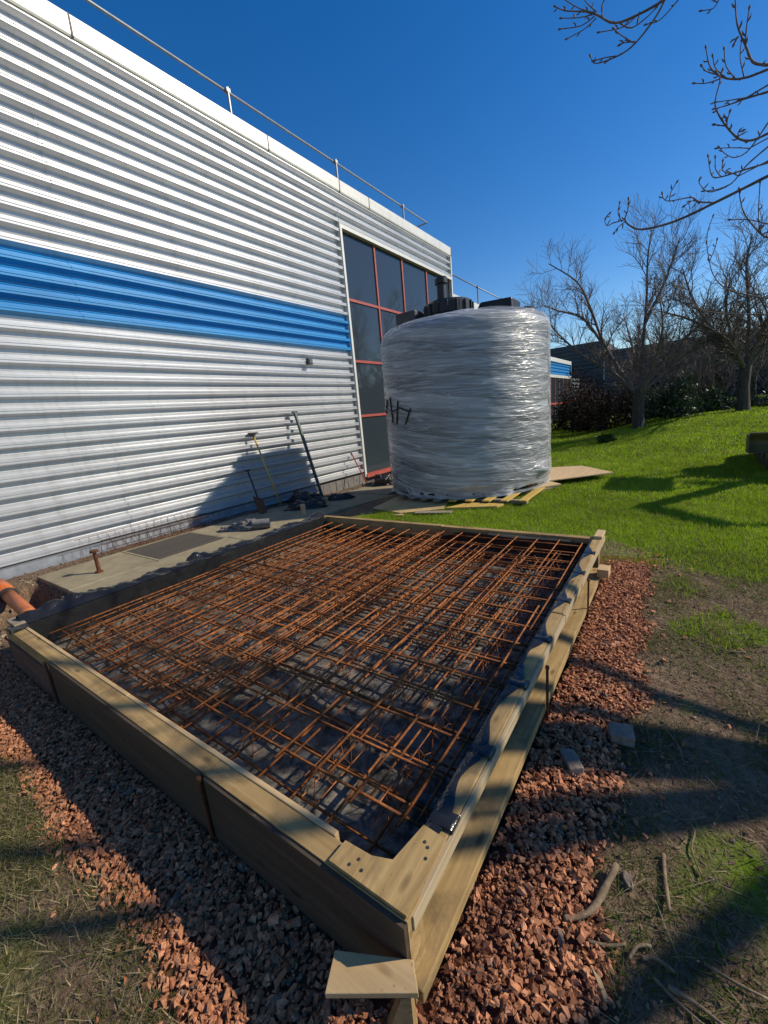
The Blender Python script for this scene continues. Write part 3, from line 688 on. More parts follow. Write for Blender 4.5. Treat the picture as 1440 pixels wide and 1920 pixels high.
# twisted tie-wire ends and loose bits on the mesh
tw = MB()
for i in range(260):
    x = rng.choice([-3.5,-3.05,-2.55,-2.0,-1.55,-1.12,-0.8])+rng.uniform(-0.06,0.06) if i % 3 else rng.uniform(-3.7,-0.7); y = rng.uniform(0.85,3.85); z = rng.uniform(0.12,0.25)
    a = rng.uniform(0,6.28); L = rng.uniform(0.03,0.08)
    tw.tube([(x,y,z),(x+L*math.cos(a)*.5,y+L*math.sin(a)*.5,z+rng.uniform(.01,.035)),(x+L*math.cos(a),y+L*math.sin(a),z+rng.uniform(-.02,.03))], 0.0016, 3)
props(tw.build('tie_wire', M['rust']), 'loose ends of rusty tie wire twisted all over the reinforcement', 'tie wire', kind='stuff')

# ---------------------------------------------------------------- path slabs by the wall
path = thing('concrete_path', 'worn concrete slab path', 'path', (-5.5, 4, 0)); del path['label']; del path['category']; path['kind'] = 'structure'
def pz(y): return 0.05 - 0.17*float(S(4.3,8,y))
sl = [(1.38,2.33),(3.38,4.62),(4.64,5.9),(5.92,7.2),(7.22,8.6),(8.62,10.2),(10.22,12),(12.02,14)]
def slab(x0,x1,y0,y1,dz=0.0):
    mb = MB(); a, c = pz(y0)+dz, pz(y1)+dz+rng.uniform(-.004,.004)
    mb.add([(x0,y0,a-.12),(x1,y0,a-.12),(x1,y1,c-.12),(x0,y1,c-.12),(x0,y0,a),(x1,y0,a),(x1,y1,c),(x0,y1,c)], [(0,3,2,1),(4,5,6,7),(0,1,5,4),(1,2,6,5),(2,3,7,6),(3,0,4,7)])
    return mb.build('slab', M['conc'], path, bevel=0.008)
slab(-6.30,-5.27,1.38,2.335); slab(-5.26,-4.0,1.38,3.37,-0.003); slab(-6.30,-4.9,3.375,4.62); slab(-4.89,-4.0,3.38,4.1,0.003)
for (a, c) in sl[2:]: slab(-6.32, -4.86 if a < 7 else -5.1, a, c, rng.uniform(-.004,.004))
gr = thing('drain_grate', 'rectangular metal drain grate with narrow slots set in the concrete slabs', 'grate', (-5.78, 2.85, 0.0))
MB().box(-6.30,-5.27,2.345,3.365,-0.08,-0.03).build('pit', M['core'], gr)
for a in ((-6.30,-6.27,2.345,3.365),(-5.30,-5.27,2.345,3.365),(-6.27,-5.30,2.345,2.375),(-6.27,-5.30,3.335,3.365)): MB().box(*a,-0.03,0.052).build('frame', M['conc'], gr)
sl_me = MB().box(-6.27,-5.30,-0.007,0.007,0,0.03).mesh('slat'); sl_me.materials.append(noisy('grate_steel', [(0.3,(0.10,0.085,0.07)),(0.7,(0.22,0.19,0.15))], (9,9,9), 2, 0.7, 0.2, 0.3))
for k in range(36):
    o = bpy.data.objects.new('slat', sl_me); COL.objects.link(o); o.parent = gr; o.location = Vector((0, 2.385+k*0.0268, 0.018)) - origin(gr)
# rusty peg on the slab, small timber peg
pg = MB(); pg.lathe([(0.042,0.05),(0.042,0.072),(0.022,0.082),(0.020,0.30),(0.046,0.305),(0.046,0.328),(0.038,0.333)], (-5.59,1.80,0), 14)
props(pg.build('rusty_stand', M['dark_rust'], org=(-5.59,1.80,0.05), smooth=False), 'small rusty stand with flat cap standing upright on the concrete slab', 'stand')
props(MB().box(-5.18,-5.12,4.75,4.81,pz(4.77),pz(4.77)+0.19).build('timber_peg', M['ply'], bevel=0.003), 'short pale timber block standing on end on the slab by the black bags', 'peg')
# orange drain pipe and rubble in the trench
pp = thing('drain_pipe', 'orange plastic drain pipe running out of the trench towards the form corner', 'pipe', (-5.4, 1.0, 0))
MB().tube([(-6.0,1.03,0.02),(-5.2,0.985,0.0),(-4.1,0.90,-0.04)], 0.064, 20).build('pipe', M['pipe'], pp, smooth=True)
MB().tube([(-6.5,1.06,0.03),(-5.95,1.028,0.019)], 0.082, 20).build('collar', M['pipe'], pp, smooth=True)
MB().tube([(-5.96,1.028,0.019),(-5.93,1.026,0.018)], 0.086, 20).build('seal', M['rubber'], pp, smooth=True)
# lattice offcuts leaning at the foot of the wall
for i, (y0, y1, zz, lab) in enumerate([(1.95,3.75,0.30,'rusty zigzag wire spacer leaning at the wall foot, taller one behind'),(2.3,4.1,0.19,'rusty zigzag wire spacer leaning at the wall foot, lower one in front')]):
    props(lattice(-6.55+0.16*i, y0, y1, 0.03, zz, 0.12, -0.10).build('wire_spacer', M['dark_rust']), lab, 'wire spacer', 'wire spacers leaning at the wall')
ms = MB()
for k in range(9): ms.tube([(-6.62,2.4+k*0.17,0.02),(-6.8,2.42+k*0.17+rng.uniform(-.05,.05),0.20+rng.uniform(0,.05))], 0.004, 4)
for z in (0.06,0.12,0.18): ms.tube([(-6.62-z*0.9,2.3,z),(-6.62-z*0.9,4.0,z)], 0.004, 4)
props(ms.build('mesh_offcut', M['dark_rust']), 'narrow rusty mesh offcut propped against the base of the ribbed wall', 'rebar mesh')

# ---------------------------------------------------------------- tools, bags, jacket by the wall
t = thing('rake', 'long yellow handled rake leaning against the ribbed wall in the tank shadow', 'rake', (-6.45,5.38,0.03))
MB().tube([(-6.45,5.40,0.03),(-6.83,5.315,1.40)], 0.017, 10).build('handle', M['yellow_handle'], t, smooth=True)
MB().tube([(-6.83,5.315,1.38),(-6.845,5.312,1.47)], 0.022, 8).build('ferrule', M['dark_metal'], t)
hd = MB(); hd.bar((-6.845,5.20,1.47),(-6.845,5.43,1.47),0.03,0.03); [hd.tube([(-6.845,5.21+k*0.035,1.47),(-6.79,5.21+k*0.035,1.46)],0.005,4) for k in range(7)]; hd.build('head', M['dark_metal'], t)
t = thing('steel_bar', 'tall grey green steel post leaning against the ribbed wall beside the rake', 'post', (-6.38,6.52,-0.05))
MB().bar((-6.36,6.52,-0.05),(-6.83,6.485,1.82),0.05,0.05).build('shaft', M['green_metal'], t)
MB().bar((-6.83,6.42,1.82),(-6.83,6.55,1.82),0.05,0.04).build('cap', M['green_metal'], t)
t = thing('sledgehammer', 'red handled sledgehammer with pale head resting at the wall by the window', 'hammer', (-6.35,8.15,-0.12))
MB().tube([(-6.34,8.16,-0.06),(-6.82,8.25,0.70)], 0.016, 10).build('handle', M['red_handle'], t, smooth=True)
MB().bar((-6.42,8.05,-0.07),(-6.26,8.27,-0.07),0.09,0.09).build('head', M['stone'], t, bevel=0.012)
MB().tube([(-6.80,8.246,0.66),(-6.835,8.253,0.72)], 0.024, 8).build('grip', M['dark_metal'], t)
t = thing('spade', 'dark spade standing in shade against the wall left of the rake', 'spade', (-6.2,4.72,0.03))
MB().tube([(-6.32,4.79,0.28),(-6.78,5.0,0.78)], 0.016, 8).build('handle', M['dark_metal'], t, smooth=True)
MB().bar((-6.06,4.66,0.04),(-6.34,4.80,0.30),0.21,0.012,(0.6,0.3,0.7)).build('blade', M['dark_rust'], t)
MB().bar((-6.76,4.93,0.78),(-6.80,5.07,0.78),0.03,0.03).build('grip', M['dark_metal'], t)

def lump(name, label, cat, c, ext, mat, seed, amp=0.35, rot=0.0, nu=48, nv=20, zmin=0.0):
    mb = MB(); cx, cy, cz = c
    def fn(u, v):
        a = 2*math.pi*u; e = math.pi/2*v
        d = Vector((math.cos(a)*math.cos(e), math.sin(a)*math.cos(e), math.sin(e)))
        n = 1 + amp*nz(d.x*1.8+seed, d.y*1.8, d.z*1.8) + amp*0.9*abs(nz(d.x*4+seed, d.y*4+3, d.z*4)) + amp*0.35*nz(d.x*10+seed, d.y*10, d.z*10)
        x, y = d.x*ext[0]*n, d.y*ext[1]*n
        return (cx+x*math.cos(rot)-y*math.sin(rot), cy+x*math.sin(rot)+y*math.cos(rot), cz+max(zmin, d.z*ext[2]*n))
    mb.grid(fn, nu, nv)
    return props(mb.build(name, mat, org=c, smooth=True), label, cat)
jk = thing('jacket', 'crumpled grey jacket lying rolled up on the concrete slab', 'jacket', (-5.35,3.82,0.05))
def sub(o, p, nm):
    o.parent = p; o.location = Vector(o.location)-origin(p); o.name = nm
    for k in ('label','category'): del o[k]
sub(lump('jk','x','y',(-5.42,3.78,0.05),(0.27,0.12,0.11),M['jacket'],3.1,0.5,0.25), jk, 'body')
sub(lump('jk','x','y',(-5.62,3.66,0.05),(0.16,0.09,0.06),M['jacket'],8.1,0.5,0.9), jk, 'sleeve')
rl = MB()
def rollfn(u, v):
    a = 4*math.pi*v; r = 0.03+0.075*v+0.006*nz(u*6,v*9)
    p = Vector((-5.25,3.80,0.14)).lerp(Vector((-5.06,3.98,0.13)), u)
    return p + Vector((0.7,-0.7,0))*(r*math.cos(a)) + Vector((0,0,1))*(0.82*r*math.sin(a))
rl.grid(rollfn, 10, 44); rl.build('rolled_end', M['jacket'], jk, smooth=True)
lump('rubble_bag','black plastic sack slumped at the foot of the wall between rake and steel post','bag',(-6.12,5.75,0.0),(0.30,0.22,0.20),M['bag'],1.7,0.45,0.6)
lump('rubble_bag','black plastic sack with pale creases lying behind the pale timber block','bag',(-5.62,5.32,0.0),(0.34,0.17,0.13),M['bag'],5.2,0.5,0.9)
lump('rubble_bag','flat dark bag lying on the path right of the steel post','bag',(-5.72,6.38,-0.05),(0.26,0.16,0.11),M['bag'],9.4,0.45,0.8)
lump('rubble_bag','small black bag under the red window sill beside the wrapped tank','bag',(-5.95,8.35,-0.12),(0.26,0.22,0.22),M['bag'],12.3,0.45,0.4)

# ---------------------------------------------------------------- wrapped tank on boards
TX, TY, TR = -3.36, 7.62, 1.52
tank = thing('storage_tank', 'big black plastic storage tank wrapped in clear stretch film standing on boards', 'tank', (TX,TY,0.1))
MB().lathe([(TR-0.10,0.12),(TR-0.02,0.16),(TR-0.02,2.82),(TR-0.05,2.90),(TR-0.13,2.98),(TR-0.28,3.03),(0.9,3.08),(0.3,3.13),(0.02,3.14)], (TX,TY,0), 96).build('body', M['black_plastic'], tank, smooth=True)
lid = MB().lathe([(0.47,3.04),(0.45,3.18),(0.42,3.20),(0.42,3.37),(0.39,3.41),(0.10,3.43),(0.02,3.43)], (-3.47,7.35,0), 40).build('lid', M['black_plastic'], tank, smooth=False)
for k in range(16):
    a = 2*math.pi*k/16; x, y = -3.47+0.425*math.cos(a), 7.35+0.425*math.sin(a)
    MB().box(x-0.018,x+0.018,y-0.018,y+0.018,3.20,3.375).build('grip_rib', M['black_plastic'], lid)
vp = MB().lathe([(0.10,3.36),(0.10,3.52),(0.085,3.53),(0.085,3.76),(0.115,3.77),(0.115,3.86),(0.10,3.88)], (-3.62,7.42,0), 24).build('vent_pipe', M['black_plastic'], tank, smooth=False)
bx = MB(); bx.add([(-3.30,7.75,2.98),(-2.45,7.75,2.96),(-2.45,8.3,2.96),(-3.30,8.3,2.98),(-3.05,7.78,3.40),(-2.47,7.78,3.37),(-2.47,8.28,3.37),(-3.05,8.28,3.40)], [(0,3,2,1),(4,5,6,7),(0,1,5,4),(1,2,6,5),(2,3,7,6),(3,0,4,7)])
bx.build('top_box', M['black_plastic'], tank, bevel=0.03)
MB().box(-4.38,-3.95,6.98,7.35,3.02,3.36).build('inlet_box', noisy('brown_grey_plastic',[(0.3,(0.06,0.05,0.045)),(0.7,(0.11,0.09,0.08))],(3,3,3),2,0.6), tank, bevel=0.03)
MB().lathe([(0.2,2.95),(0.2,3.1),(0.14,3.18),(0.02,3.2)], (-2.32,8.0,0), 20).build('cap', M['black_plastic'], tank, smooth=True)
# stretch film with real wrinkles
fm_ = MB(); uvw = []
NU, NV = 300, 150
def film(u, v):
    a = 2*math.pi*u
    z = 0.10 + 2.92*v
    c_, s_ = math.cos(a), math.sin(a)
    slant = z*9 + 0.9*math.sin(a*2+1) + 0.35*a
    w = 0.016*nz(c_*2.2, s_*2.2, slant*0.55) + 0.012*abs(nz(c_*5, s_*5, slant*1.4)) + 0.006*nz(c_*9,s_*9,slant*3)
    w *= 0.2+0.45*max(0.0, math.cos(a+0.35))
    r = TR + 0.008 + w + 0.004*math.sin(a*5+z*2)
    if v < 0.07: r += 0.05*(1-v/0.07)**2*(0.3+abs(nz(c_*6,s_*6,2.0))*2) - 0.06*(1-v/0.07)
    if v > 0.93:
        k = (v-0.93)/0.07; low = 0.12*max(0.0, math.sin(a-3.3))
        off = (0.58-3.4*low)*k**1.2; r -= off
        z = max(2.81, float(np.interp(TR-0.02-off, [0.3,0.9,1.24,1.39,1.47,1.5], [3.13,3.08,3.03,2.98,2.90,2.80]))+0.02+0.02*abs(nz(c_*5,s_*5,k*2)))
    if 0.08 < v < 0.2:   # loose fold sticking out low on the right-hand side
        da = (a-(-0.2)) % (2*math.pi); da = min(da, 2*math.pi-da)
        r += 0.11*math.exp(-(da/0.12)**2)*math.exp(-((v-0.11)/0.025)**2)
    uvw.append((a*TR/1.0, z + 0.12*math.sin(a*1.3+0.5), 0))
    return (TX+r*c_, TY+r*s_, z)
fm_.grid(film, NU, NV)
fo = fm_.build('stretch_wrap', M['film'], tank, smooth=True)
at = fo.data.attributes.new('uvw', 'FLOAT_VECTOR', 'POINT'); at.data.foreach_set('vector', np.array(uvw, np.float32).ravel())
# dark tape strokes on the wrap and faint diagonal bands at the right
def on_wrap(pts, r, name, mat, off=0.022):
    out = []
    for (x, y, z) in pts:
        d = Vector((x-TX, y-TY, 0)).normalized()*(TR+off); out.append((TX+d.x, TY+d.y, z))
    n = 6; dense = []
    for p, q in zip(out[:-1], out[1:]):
        for i in range(n):
            m_ = Vector(p).lerp(Vector(q), i/n); d = Vector((m_.x-TX, m_.y-TY, 0)).normalized()*(TR+off); dense.append((TX+d.x, TY+d.y, m_.z))
    dense.append(out[-1])
    MB().tube(dense, r, 6).build(name, mat, tank)
for pts in [[(-4.22, 6.34, 1.87), (-4.19, 6.32, 1.42)], [(-3.97, 6.21, 1.79), (-4.06, 6.25, 1.4)], [(-3.67, 6.11, 1.64), (-3.82, 6.15, 1.39)], [(-4.55, 6.65, 1.71), (-4.19, 6.32, 1.62), (-3.93, 6.19, 1.67), (-3.71, 6.12, 1.59)], [(-4.35, 6.44, 1.84), (-4.45, 6.53, 1.6)]]:
    on_wrap(pts, 0.015, 'tape_stroke', M['black_plastic'])
TB = noisy('brown_tape',[(0.3,(0.26,0.24,0.23)),(0.7,(0.34,0.31,0.30))],(3,3,3),2,0.6)
for pts in [[(-2.01, 6.88, 1.75), (-1.92, 7.08, 1.57), (-1.84, 7.37, 1.33)], [(-2.06, 6.79, 1.46), (-1.95, 6.99, 1.3), (-1.87, 7.22, 1.22)]]: on_wrap(pts, 0.016, 'tape_band', TB, -0.012)
on_wrap([(-3.9,6.2,0.28),(-3.82,6.2,0.14),(-3.78,6.2,0.20)], 0.012, 'loose_tail', M['film'])

# boards and pallets under and beside the tank
def board(label, poly, z0, z1, mat, name='plywood_sheet', cat='plywood sheet', group=None):
    return props(MB().prism(poly, z0, z1).build(name, mat, bevel=0.002), label, cat, group)
board('large pale plywood sheet lying on the lawn to the right of the wrapped tank', [(-1.92,7.75),(-0.93,8.75),(-1.62,9.62),(-2.5,9.3),(-2.6,8.4)], 0.115, 0.135, M['ply_y'])
board('brown plywood sheet under the front left of the wrapped tank', [(-4.25,5.55),(-3.55,5.35),(-3.0,5.75),(-3.4,7.2),(-4.4,6.9)], 0.012, 0.03, M['ply'])
pal = thing('pallet', 'timber pallet with yellowish slats under the wrapped tank', 'pallet', (-3.0,6.6,0.0))
for k in range(9):
    x = -4.15+k*0.275
    MB().box(x, x+0.12, 6.02+0.10*abs(k-3.2)*0.5, 9.0, 0.075, 0.098).build('slat', M['yellow_wood'] if k > 3 else M['grey_wood'], pal, bevel=0.002)
for y in (6.35, 7.4, 8.5): MB().box(-4.2,-1.85,y,y+0.1,0.02,0.074).build('bearer', M['grey_wood'], pal)
pal2 = thing('pallet', 'small stack of thin yellow boards poking out under the right side of the tank', 'board', (-2.1,7.1,0.0))
for k in range(3): MB().prism([(-2.6,6.95+0.07*k),(-2.02+0.02*k,7.08+0.05*k),(-1.72+0.05*k,7.55+0.04*k),(-2.3,8.3)], 0.018+0.033*k, 0.044+0.033*k).build('board', M['ply_y'], pal2, bevel=0.002)
pal2.name = 'board_stack'
board('yellow timber offcut lying on the grass in front of the tank', [(-2.95,5.72),(-2.2,6.0),(-2.15,6.2),(-2.75,6.15)], 0.02, 0.055, M['yellow_wood'], 'timber_offcut', 'offcut')
board('grey timber offcut lying in the grass before the pallet slats', [(-3.3,5.36),(-2.75,5.52),(-2.78,5.65),(-3.34,5.5)], 0.02, 0.04, M['grey_wood'], 'timber_offcut', 'offcut')
board('small wedge shaped wood chip on the grass by the brown plywood sheet', [(-3.62,5.18),(-3.4,5.24),(-3.5,5.32)], 0.015, 0.03, M['ply'], 'wood_chip', 'wood chip')

# ---------------------------------------------------------------- mini digger at the right edge
dg = thing('mini_digger', 'small tracked digger with raised blade parked on the lawn at the right edge', 'digger', (1.95,9.9,0.05))
bl = MB(); n = 10
prof = []
for i in range(n+1):
    t_ = i/n; z = 0.45+0.27*t_; prof.append((8.86 - 0.0 + 0.10*math.sin(math.pi*t_)**1.0 - 0.03*(1-t_), z))
back = [(y+0.035, z) for y, z in reversed(prof)]
ring = prof + back
m_ = len(ring)
bl.add([(0.97,y,z) for y,z in ring]+[(2.75,y,z) for y,z in ring], [tuple(range(m_)), tuple(reversed(range(m_,2*m_)))]+[(i,m_+i,m_+(i+1)%m_,(i+1)%m_) for i in range(m_)])
bo = bl.build('blade', M['digger_paint'], dg)
MB().box(0.94,0.965,8.80,8.95,0.44,0.725).build('end_plate', M['digger_paint'], bo)
MB().box(0.965,2.75,8.84,8.90,0.725,0.75).build('top_lip', M['digger_paint'], bo)
MB().box(0.965,2.75,8.81,8.86,0.425,0.452).build('cutting_edge', M['dark_metal'], bo)
for x in (1.7, 2.25): MB().bar((x,8.92,0.5),(x,9.6,0.35),0.09,0.09).build('blade_arm', M['digger_paint'], dg)
for x in (1.29, 2.35):
    tk = MB(); pts = []
    for i in range(14): a = math.pi/2+math.pi*i/13; pts.append((9.42+0.21*math.cos(a), 0.25+0.21*math.sin(a)))
    for i in range(14): a = -math.pi/2+math.pi*i/13; pts.append((10.85+0.21*math.cos(a), 0.25+0.21*math.sin(a)))
    k = len(pts)
    tk.add([(x,y,z+0.06) for y,z in pts]+[(x+0.23,y,z+0.06) for y,z in pts], [tuple(range(k)),tuple(reversed(range(k,2*k)))]+[(i,k+i,k+(i+1)%k,(i+1)%k) for i in range(k)])
    tr_ = tk.build('track', M['rubber'], dg)
    for y in (9.42,9.9,10.37,10.85): MB().tube([(x-0.012,y,0.31),(x+0.242,y,0.31)], 0.12, 14).build('wheel', M['dark_metal'], tr_)
    for i in range(k):
        y0_, z0_ = pts[i]; cy_ = min(max(y0_, 9.42), 10.85)
        MB().box(x-0.004,x+0.234,y0_-0.02,y0_+0.02,z0_+0.045,z0_+0.075).build('tread', M['rubber'], tr_)
MB().box(1.6,2.4,9.45,10.85,0.36,0.60).build('undercarriage', M['dark_metal'], dg)
MB().prism([(1.72,9.6),(2.6,9.6),(2.6,10.7),(2.4,11.0),(1.95,11.0),(1.72,10.7)], 0.62, 1.15).build('body', M['digger_paint'], dg, bevel=0.05)
MB().box(1.8,2.5,10.35,10.9,1.15,1.55).build('engine_cover', M['digger_paint'], dg, bevel=0.06)
st = MB(); st.box(1.9,2.4,9.95,10.3,1.15,1.3); st.box(1.9,2.4,10.24,10.34,1.3,1.75); st.build('seat', M['rubber'], dg, bevel=0.03)
for x, y in ((1.76,9.68),(2.55,9.68),(1.95,10.7),(2.55,10.7)): MB().bar((x,y,1.13),(x,y,2.3),0.05,0.05).build('canopy_post', M['dark_metal'], dg)
MB().box(1.7,2.65,9.5,10.75,2.3,2.38).build('canopy', M['digger_paint'], dg, bevel=0.03)
MB().bar((2.15,9.55,0.85),(2.1,8.3,2.1),0.14,0.2).build('boom', M['digger_paint'], dg)
MB().bar((2.1,8.35,2.15),(2.35,7.1,1.6),0.11,0.16).build('boom_arm', M['digger_paint'], dg)
MB().bar((2.35,7.15,1.65),(2.4,6.75,0.8),0.10,0.14).build('dipper', M['digger_paint'], dg)
bk = MB()
def bucket(u, v):
    a = -0.6+2.9*u; return (2.05+0.5*v, 6.62+0.24*math.cos(a), 0.62+0.24*math.sin(a))
bk.grid(bucket, 14, 2); bk.grid(lambda u, v: (2.05, 6.62+0.24*v*math.cos(-0.6+2.9*u), 0.62+0.24*v*math.sin(-0.6+2.9*u)), 14, 2); bk.grid(lambda u, v: (2.55, 6.62+0.24*v*math.cos(-0.6+2.9*u), 0.62+0.24*v*math.sin(-0.6+2.9*u)), 14, 2)
bk.build('bucket', M['dark_metal'], dg)
for s in (0.0, 1.0): MB().tube([(2.2,9.4,1.0),(2.15,8.55,1.75)], 0.03, 8).build('ram', M['galv'], dg); break

# ---------------------------------------------------------------- trees
RMIN = 0.0045
def grow(mb, p, d, L, r, depth, rg, up=0.25, nseg=4, side=4, kids=(5,7), wig=0.28, keep=None, shrink=0.62, bud=0.0):
    pts = [p]; rs = [r]; dirs = [d]
    q = p.copy()
    for i in range(nseg):
        d = (d + Vector((rg.gauss(0,wig), rg.gauss(0,wig), rg.gauss(0,wig)+up*0.3))).normalized()
        q = q + d*(L/nseg)
        if keep and not keep(q): break
        pts.append(q.copy()); rs.append(max(r*(1-0.72*(i+1)/nseg), RMIN)); dirs.append(d)
    if len(pts) < 2: return
    if bud and depth == 0: pts.append(q+d*0.02); rs.append(bud); pts.append(q+d*0.035); rs.append(0.001)
    mb.tube(pts, rs, side if r > 0.02 else 3, False)
    if depth <= 0: return
    spawn(mb, pts, rs, depth, L, rg, up, side, kids, wig, keep, shrink, bud)
def spawn(mb, pts, rs, depth, L, rg, up, side, kids, wig, keep, shrink, bud, t0=0.25):
    n = rg.randint(*kids)
    for k in range(n):
        t_ = t0+(1-t0)*(k+rg.random())/n; f = t_*(len(pts)-1); i = min(int(f), len(pts)-2)
        p = pts[i].lerp(pts[i+1], f-i); dd = (pts[i+1]-pts[i]).normalized()
        ax = dd.orthogonal().normalized(); ax.rotate(Matrix.Rotation(rg.uniform(0,6.283), 3, dd))
        nd = (dd*rg.uniform(0.35,0.9) + ax*rg.uniform(0.6,1.0) + Vector((0,0,up))).normalized()
        grow(mb, p, nd, L*shrink*rg.uniform(0.6,1.15), max(rs[min(i,len(rs)-1)]*0.55, 0.003), depth-1, rg, up, 4, side, kids, wig, keep, shrink, bud)
def smooth_poly(pts, k=4):
    pts = [Vector(p) for p in pts]; out = []
    for i in range(len(pts)-1):
        p0 = pts[max(i-1,0)]; p1 = pts[i]; p2 = pts[i+1]; p3 = pts[min(i+2,len(pts)-1)]
        for j in range(k):
            t_ = j/k; out.append(0.5*((2*p1)+(p2-p0)*t_+(2*p0-5*p1+4*p2-p3)*t_**2+(3*p1-p0-3*p2+p3)*t_**3))
    out.append(pts[-1]); return out
def tree(label, base, fork, rbase, limbs, seed, depth=2, group=None, kids=(6,9), r0=0.052, L=1.6, up=0.28):
    rg = random.Random(seed); base = Vector(base); fork = Vector(fork)
    g = thing('bare_tree', label, 'tree', base, group)
    tm = MB(); mid = base.lerp(fork, 0.5)+Vector((rg.uniform(-.05,.05),0,0))
    tm.tube([base-Vector((0,0,0.15)), base+Vector((0,0,0.12)), mid, fork+Vector((0,0,0.05))], [rbase*1.5, rbase*1.08, rbase*0.95, rbase*0.9], 14, False)
    tm.build('trunk', M['bark'], g, smooth=True)
    cb = MB()
    for lb in limbs:
        pts = smooth_poly([fork-Vector((0,0,0.15))]+lb[1:] if lb[0] is None else lb)
        n = len(pts); ln = sum((pts[i+1]-pts[i]).length for i in range(n-1))
        ra = r0*min(1.2, 0.55+ln*0.12)
        rs = [ra*(1-0.85*i/(n-1))+0.006 for i in range(n)]
        cb.tube(pts, rs, 6, False)
        spawn(cb, pts, rs, depth, L, rg, up, 4, (kids[0]+int(ln), kids[1]+int(ln*1.3)), 0.17, None, 0.62, 0.0, 0.12)
    cb.build('crown', M['twig'], g, smooth=True)
    return g
T1 = [[None,(-1.76,17,2.42),(-2.27,17,3.38),(-2.71,16.8,4.67),(-3.07,16.6,5.4),(-3.94,16.5,6.15)],
      [None,(-1.92,16.7,2.3),(-2.77,16.2,2.95),(-3.49,15.8,3.75),(-3.8,15.5,4.3)],
      [None,(-1.08,17.1,3.01),(-1.03,17,4.47),(-1.05,17,5.6),(-0.98,17,6.45)],
      [None,(-0.53,16.9,2.42),(0.13,16.7,3.12),(0.76,16.5,3.62),(1.46,16.4,3.98)],
      [(-2.27,17,3.29),(-2.96,17.2,4.3),(-3.85,17.4,4.75),(-4.41,17.5,5.1)],
      [(-1.04,17,3.82),(-0.64,17.2,4.69),(-0.38,17.3,5.54),(-0.24,17.4,6.08)],
      [None,(-1.3,17.9,2.5),(-1.6,18.7,3.5),(-1.9,19.3,4.5)],[None,(-0.7,16.2,2.4),(-0.5,15.4,3.3),(-0.6,14.8,4.1)],[None,(-0.3,17.6,2.3),(0.6,18.2,3.0),(1.2,18.8,3.7)]]
tree('bare low forked tree with pale lit trunk edge standing just right of the tank', (-1.1,17,float(gz(-1.1,17))), (-1.12,17,1.58), 0.18, T1, 3, 2, 'bare trees on the lawn', (12,15))
T2 = [[None,(1.71,18.5,3.46),(1.52,18.5,5.06),(1.58,18.4,5.94)],[None,(0.86,18.3,3.2),(0.22,18,4.3),(-0.13,17.8,5.3)],[None,(2.3,18.2,2.8),(3.0,17.8,3.5),(3.6,17.5,4.1)],
      [None,(1.16,17.9,2.9),(0.2,17.2,3.6),(-0.7,16.8,4.0)],[None,(2.1,19.2,3.1),(2.5,19.9,4.2),(2.6,20.3,5.2)],[None,(1.3,17.6,2.8),(1.0,16.7,3.7),(1.0,16.2,4.4)],[None,(2.2,18,3.6),(2.6,17.6,4.7),(2.7,17.4,5.6)]]
tree('bare dark trunked tree with tangled crown at the right edge of the lawn', (1.78,18.5,float(gz(1.78,18.5))), (1.74,18.5,2.1), 0.17, T2, 8, 2, 'bare trees on the lawn', (13,17), 0.065, 1.8)
bgt = [(-0.3,24,'bare thin tree behind the lawn, between the forked tree and the dark trunk'),(1.6,26,'bare thin tree rising behind the dark trunked tree'),(4.2,24,'bare tree beyond the right end of the lawn'),(-2.2,26,'bare slender tree behind the forked tree on its left'),(3.0,28,'bare tree far back against the ribbed building')]
for i, (x, y, lab) in enumerate(bgt):
    z = float(gz(x,y)); rg = random.Random(20+i); h = rg.uniform(4.2,5.2)
    lb = [[None,(x+rg.uniform(-.3,.3),y,z+2.6),(x+rg.uniform(-.5,.5),y,z+h)]]
    for k in range(5):
        a = 1.256*k+rg.random(); rr_ = rg.uniform(1.2,2.0)
        lb.append([None,(x+0.5*rr_*math.cos(a),y+0.5*rr_*math.sin(a),z+2.3+rg.uniform(0,.4)),(x+rr_*math.cos(a),y+rr_*math.sin(a),z+h-rg.uniform(.2,1.2))])
    tree(lab, (x,y,z), (x,y,z+1.3), 0.12, lb, 40+i, 2, 'bare trees in the background', (8,11), 0.045, 1.5)

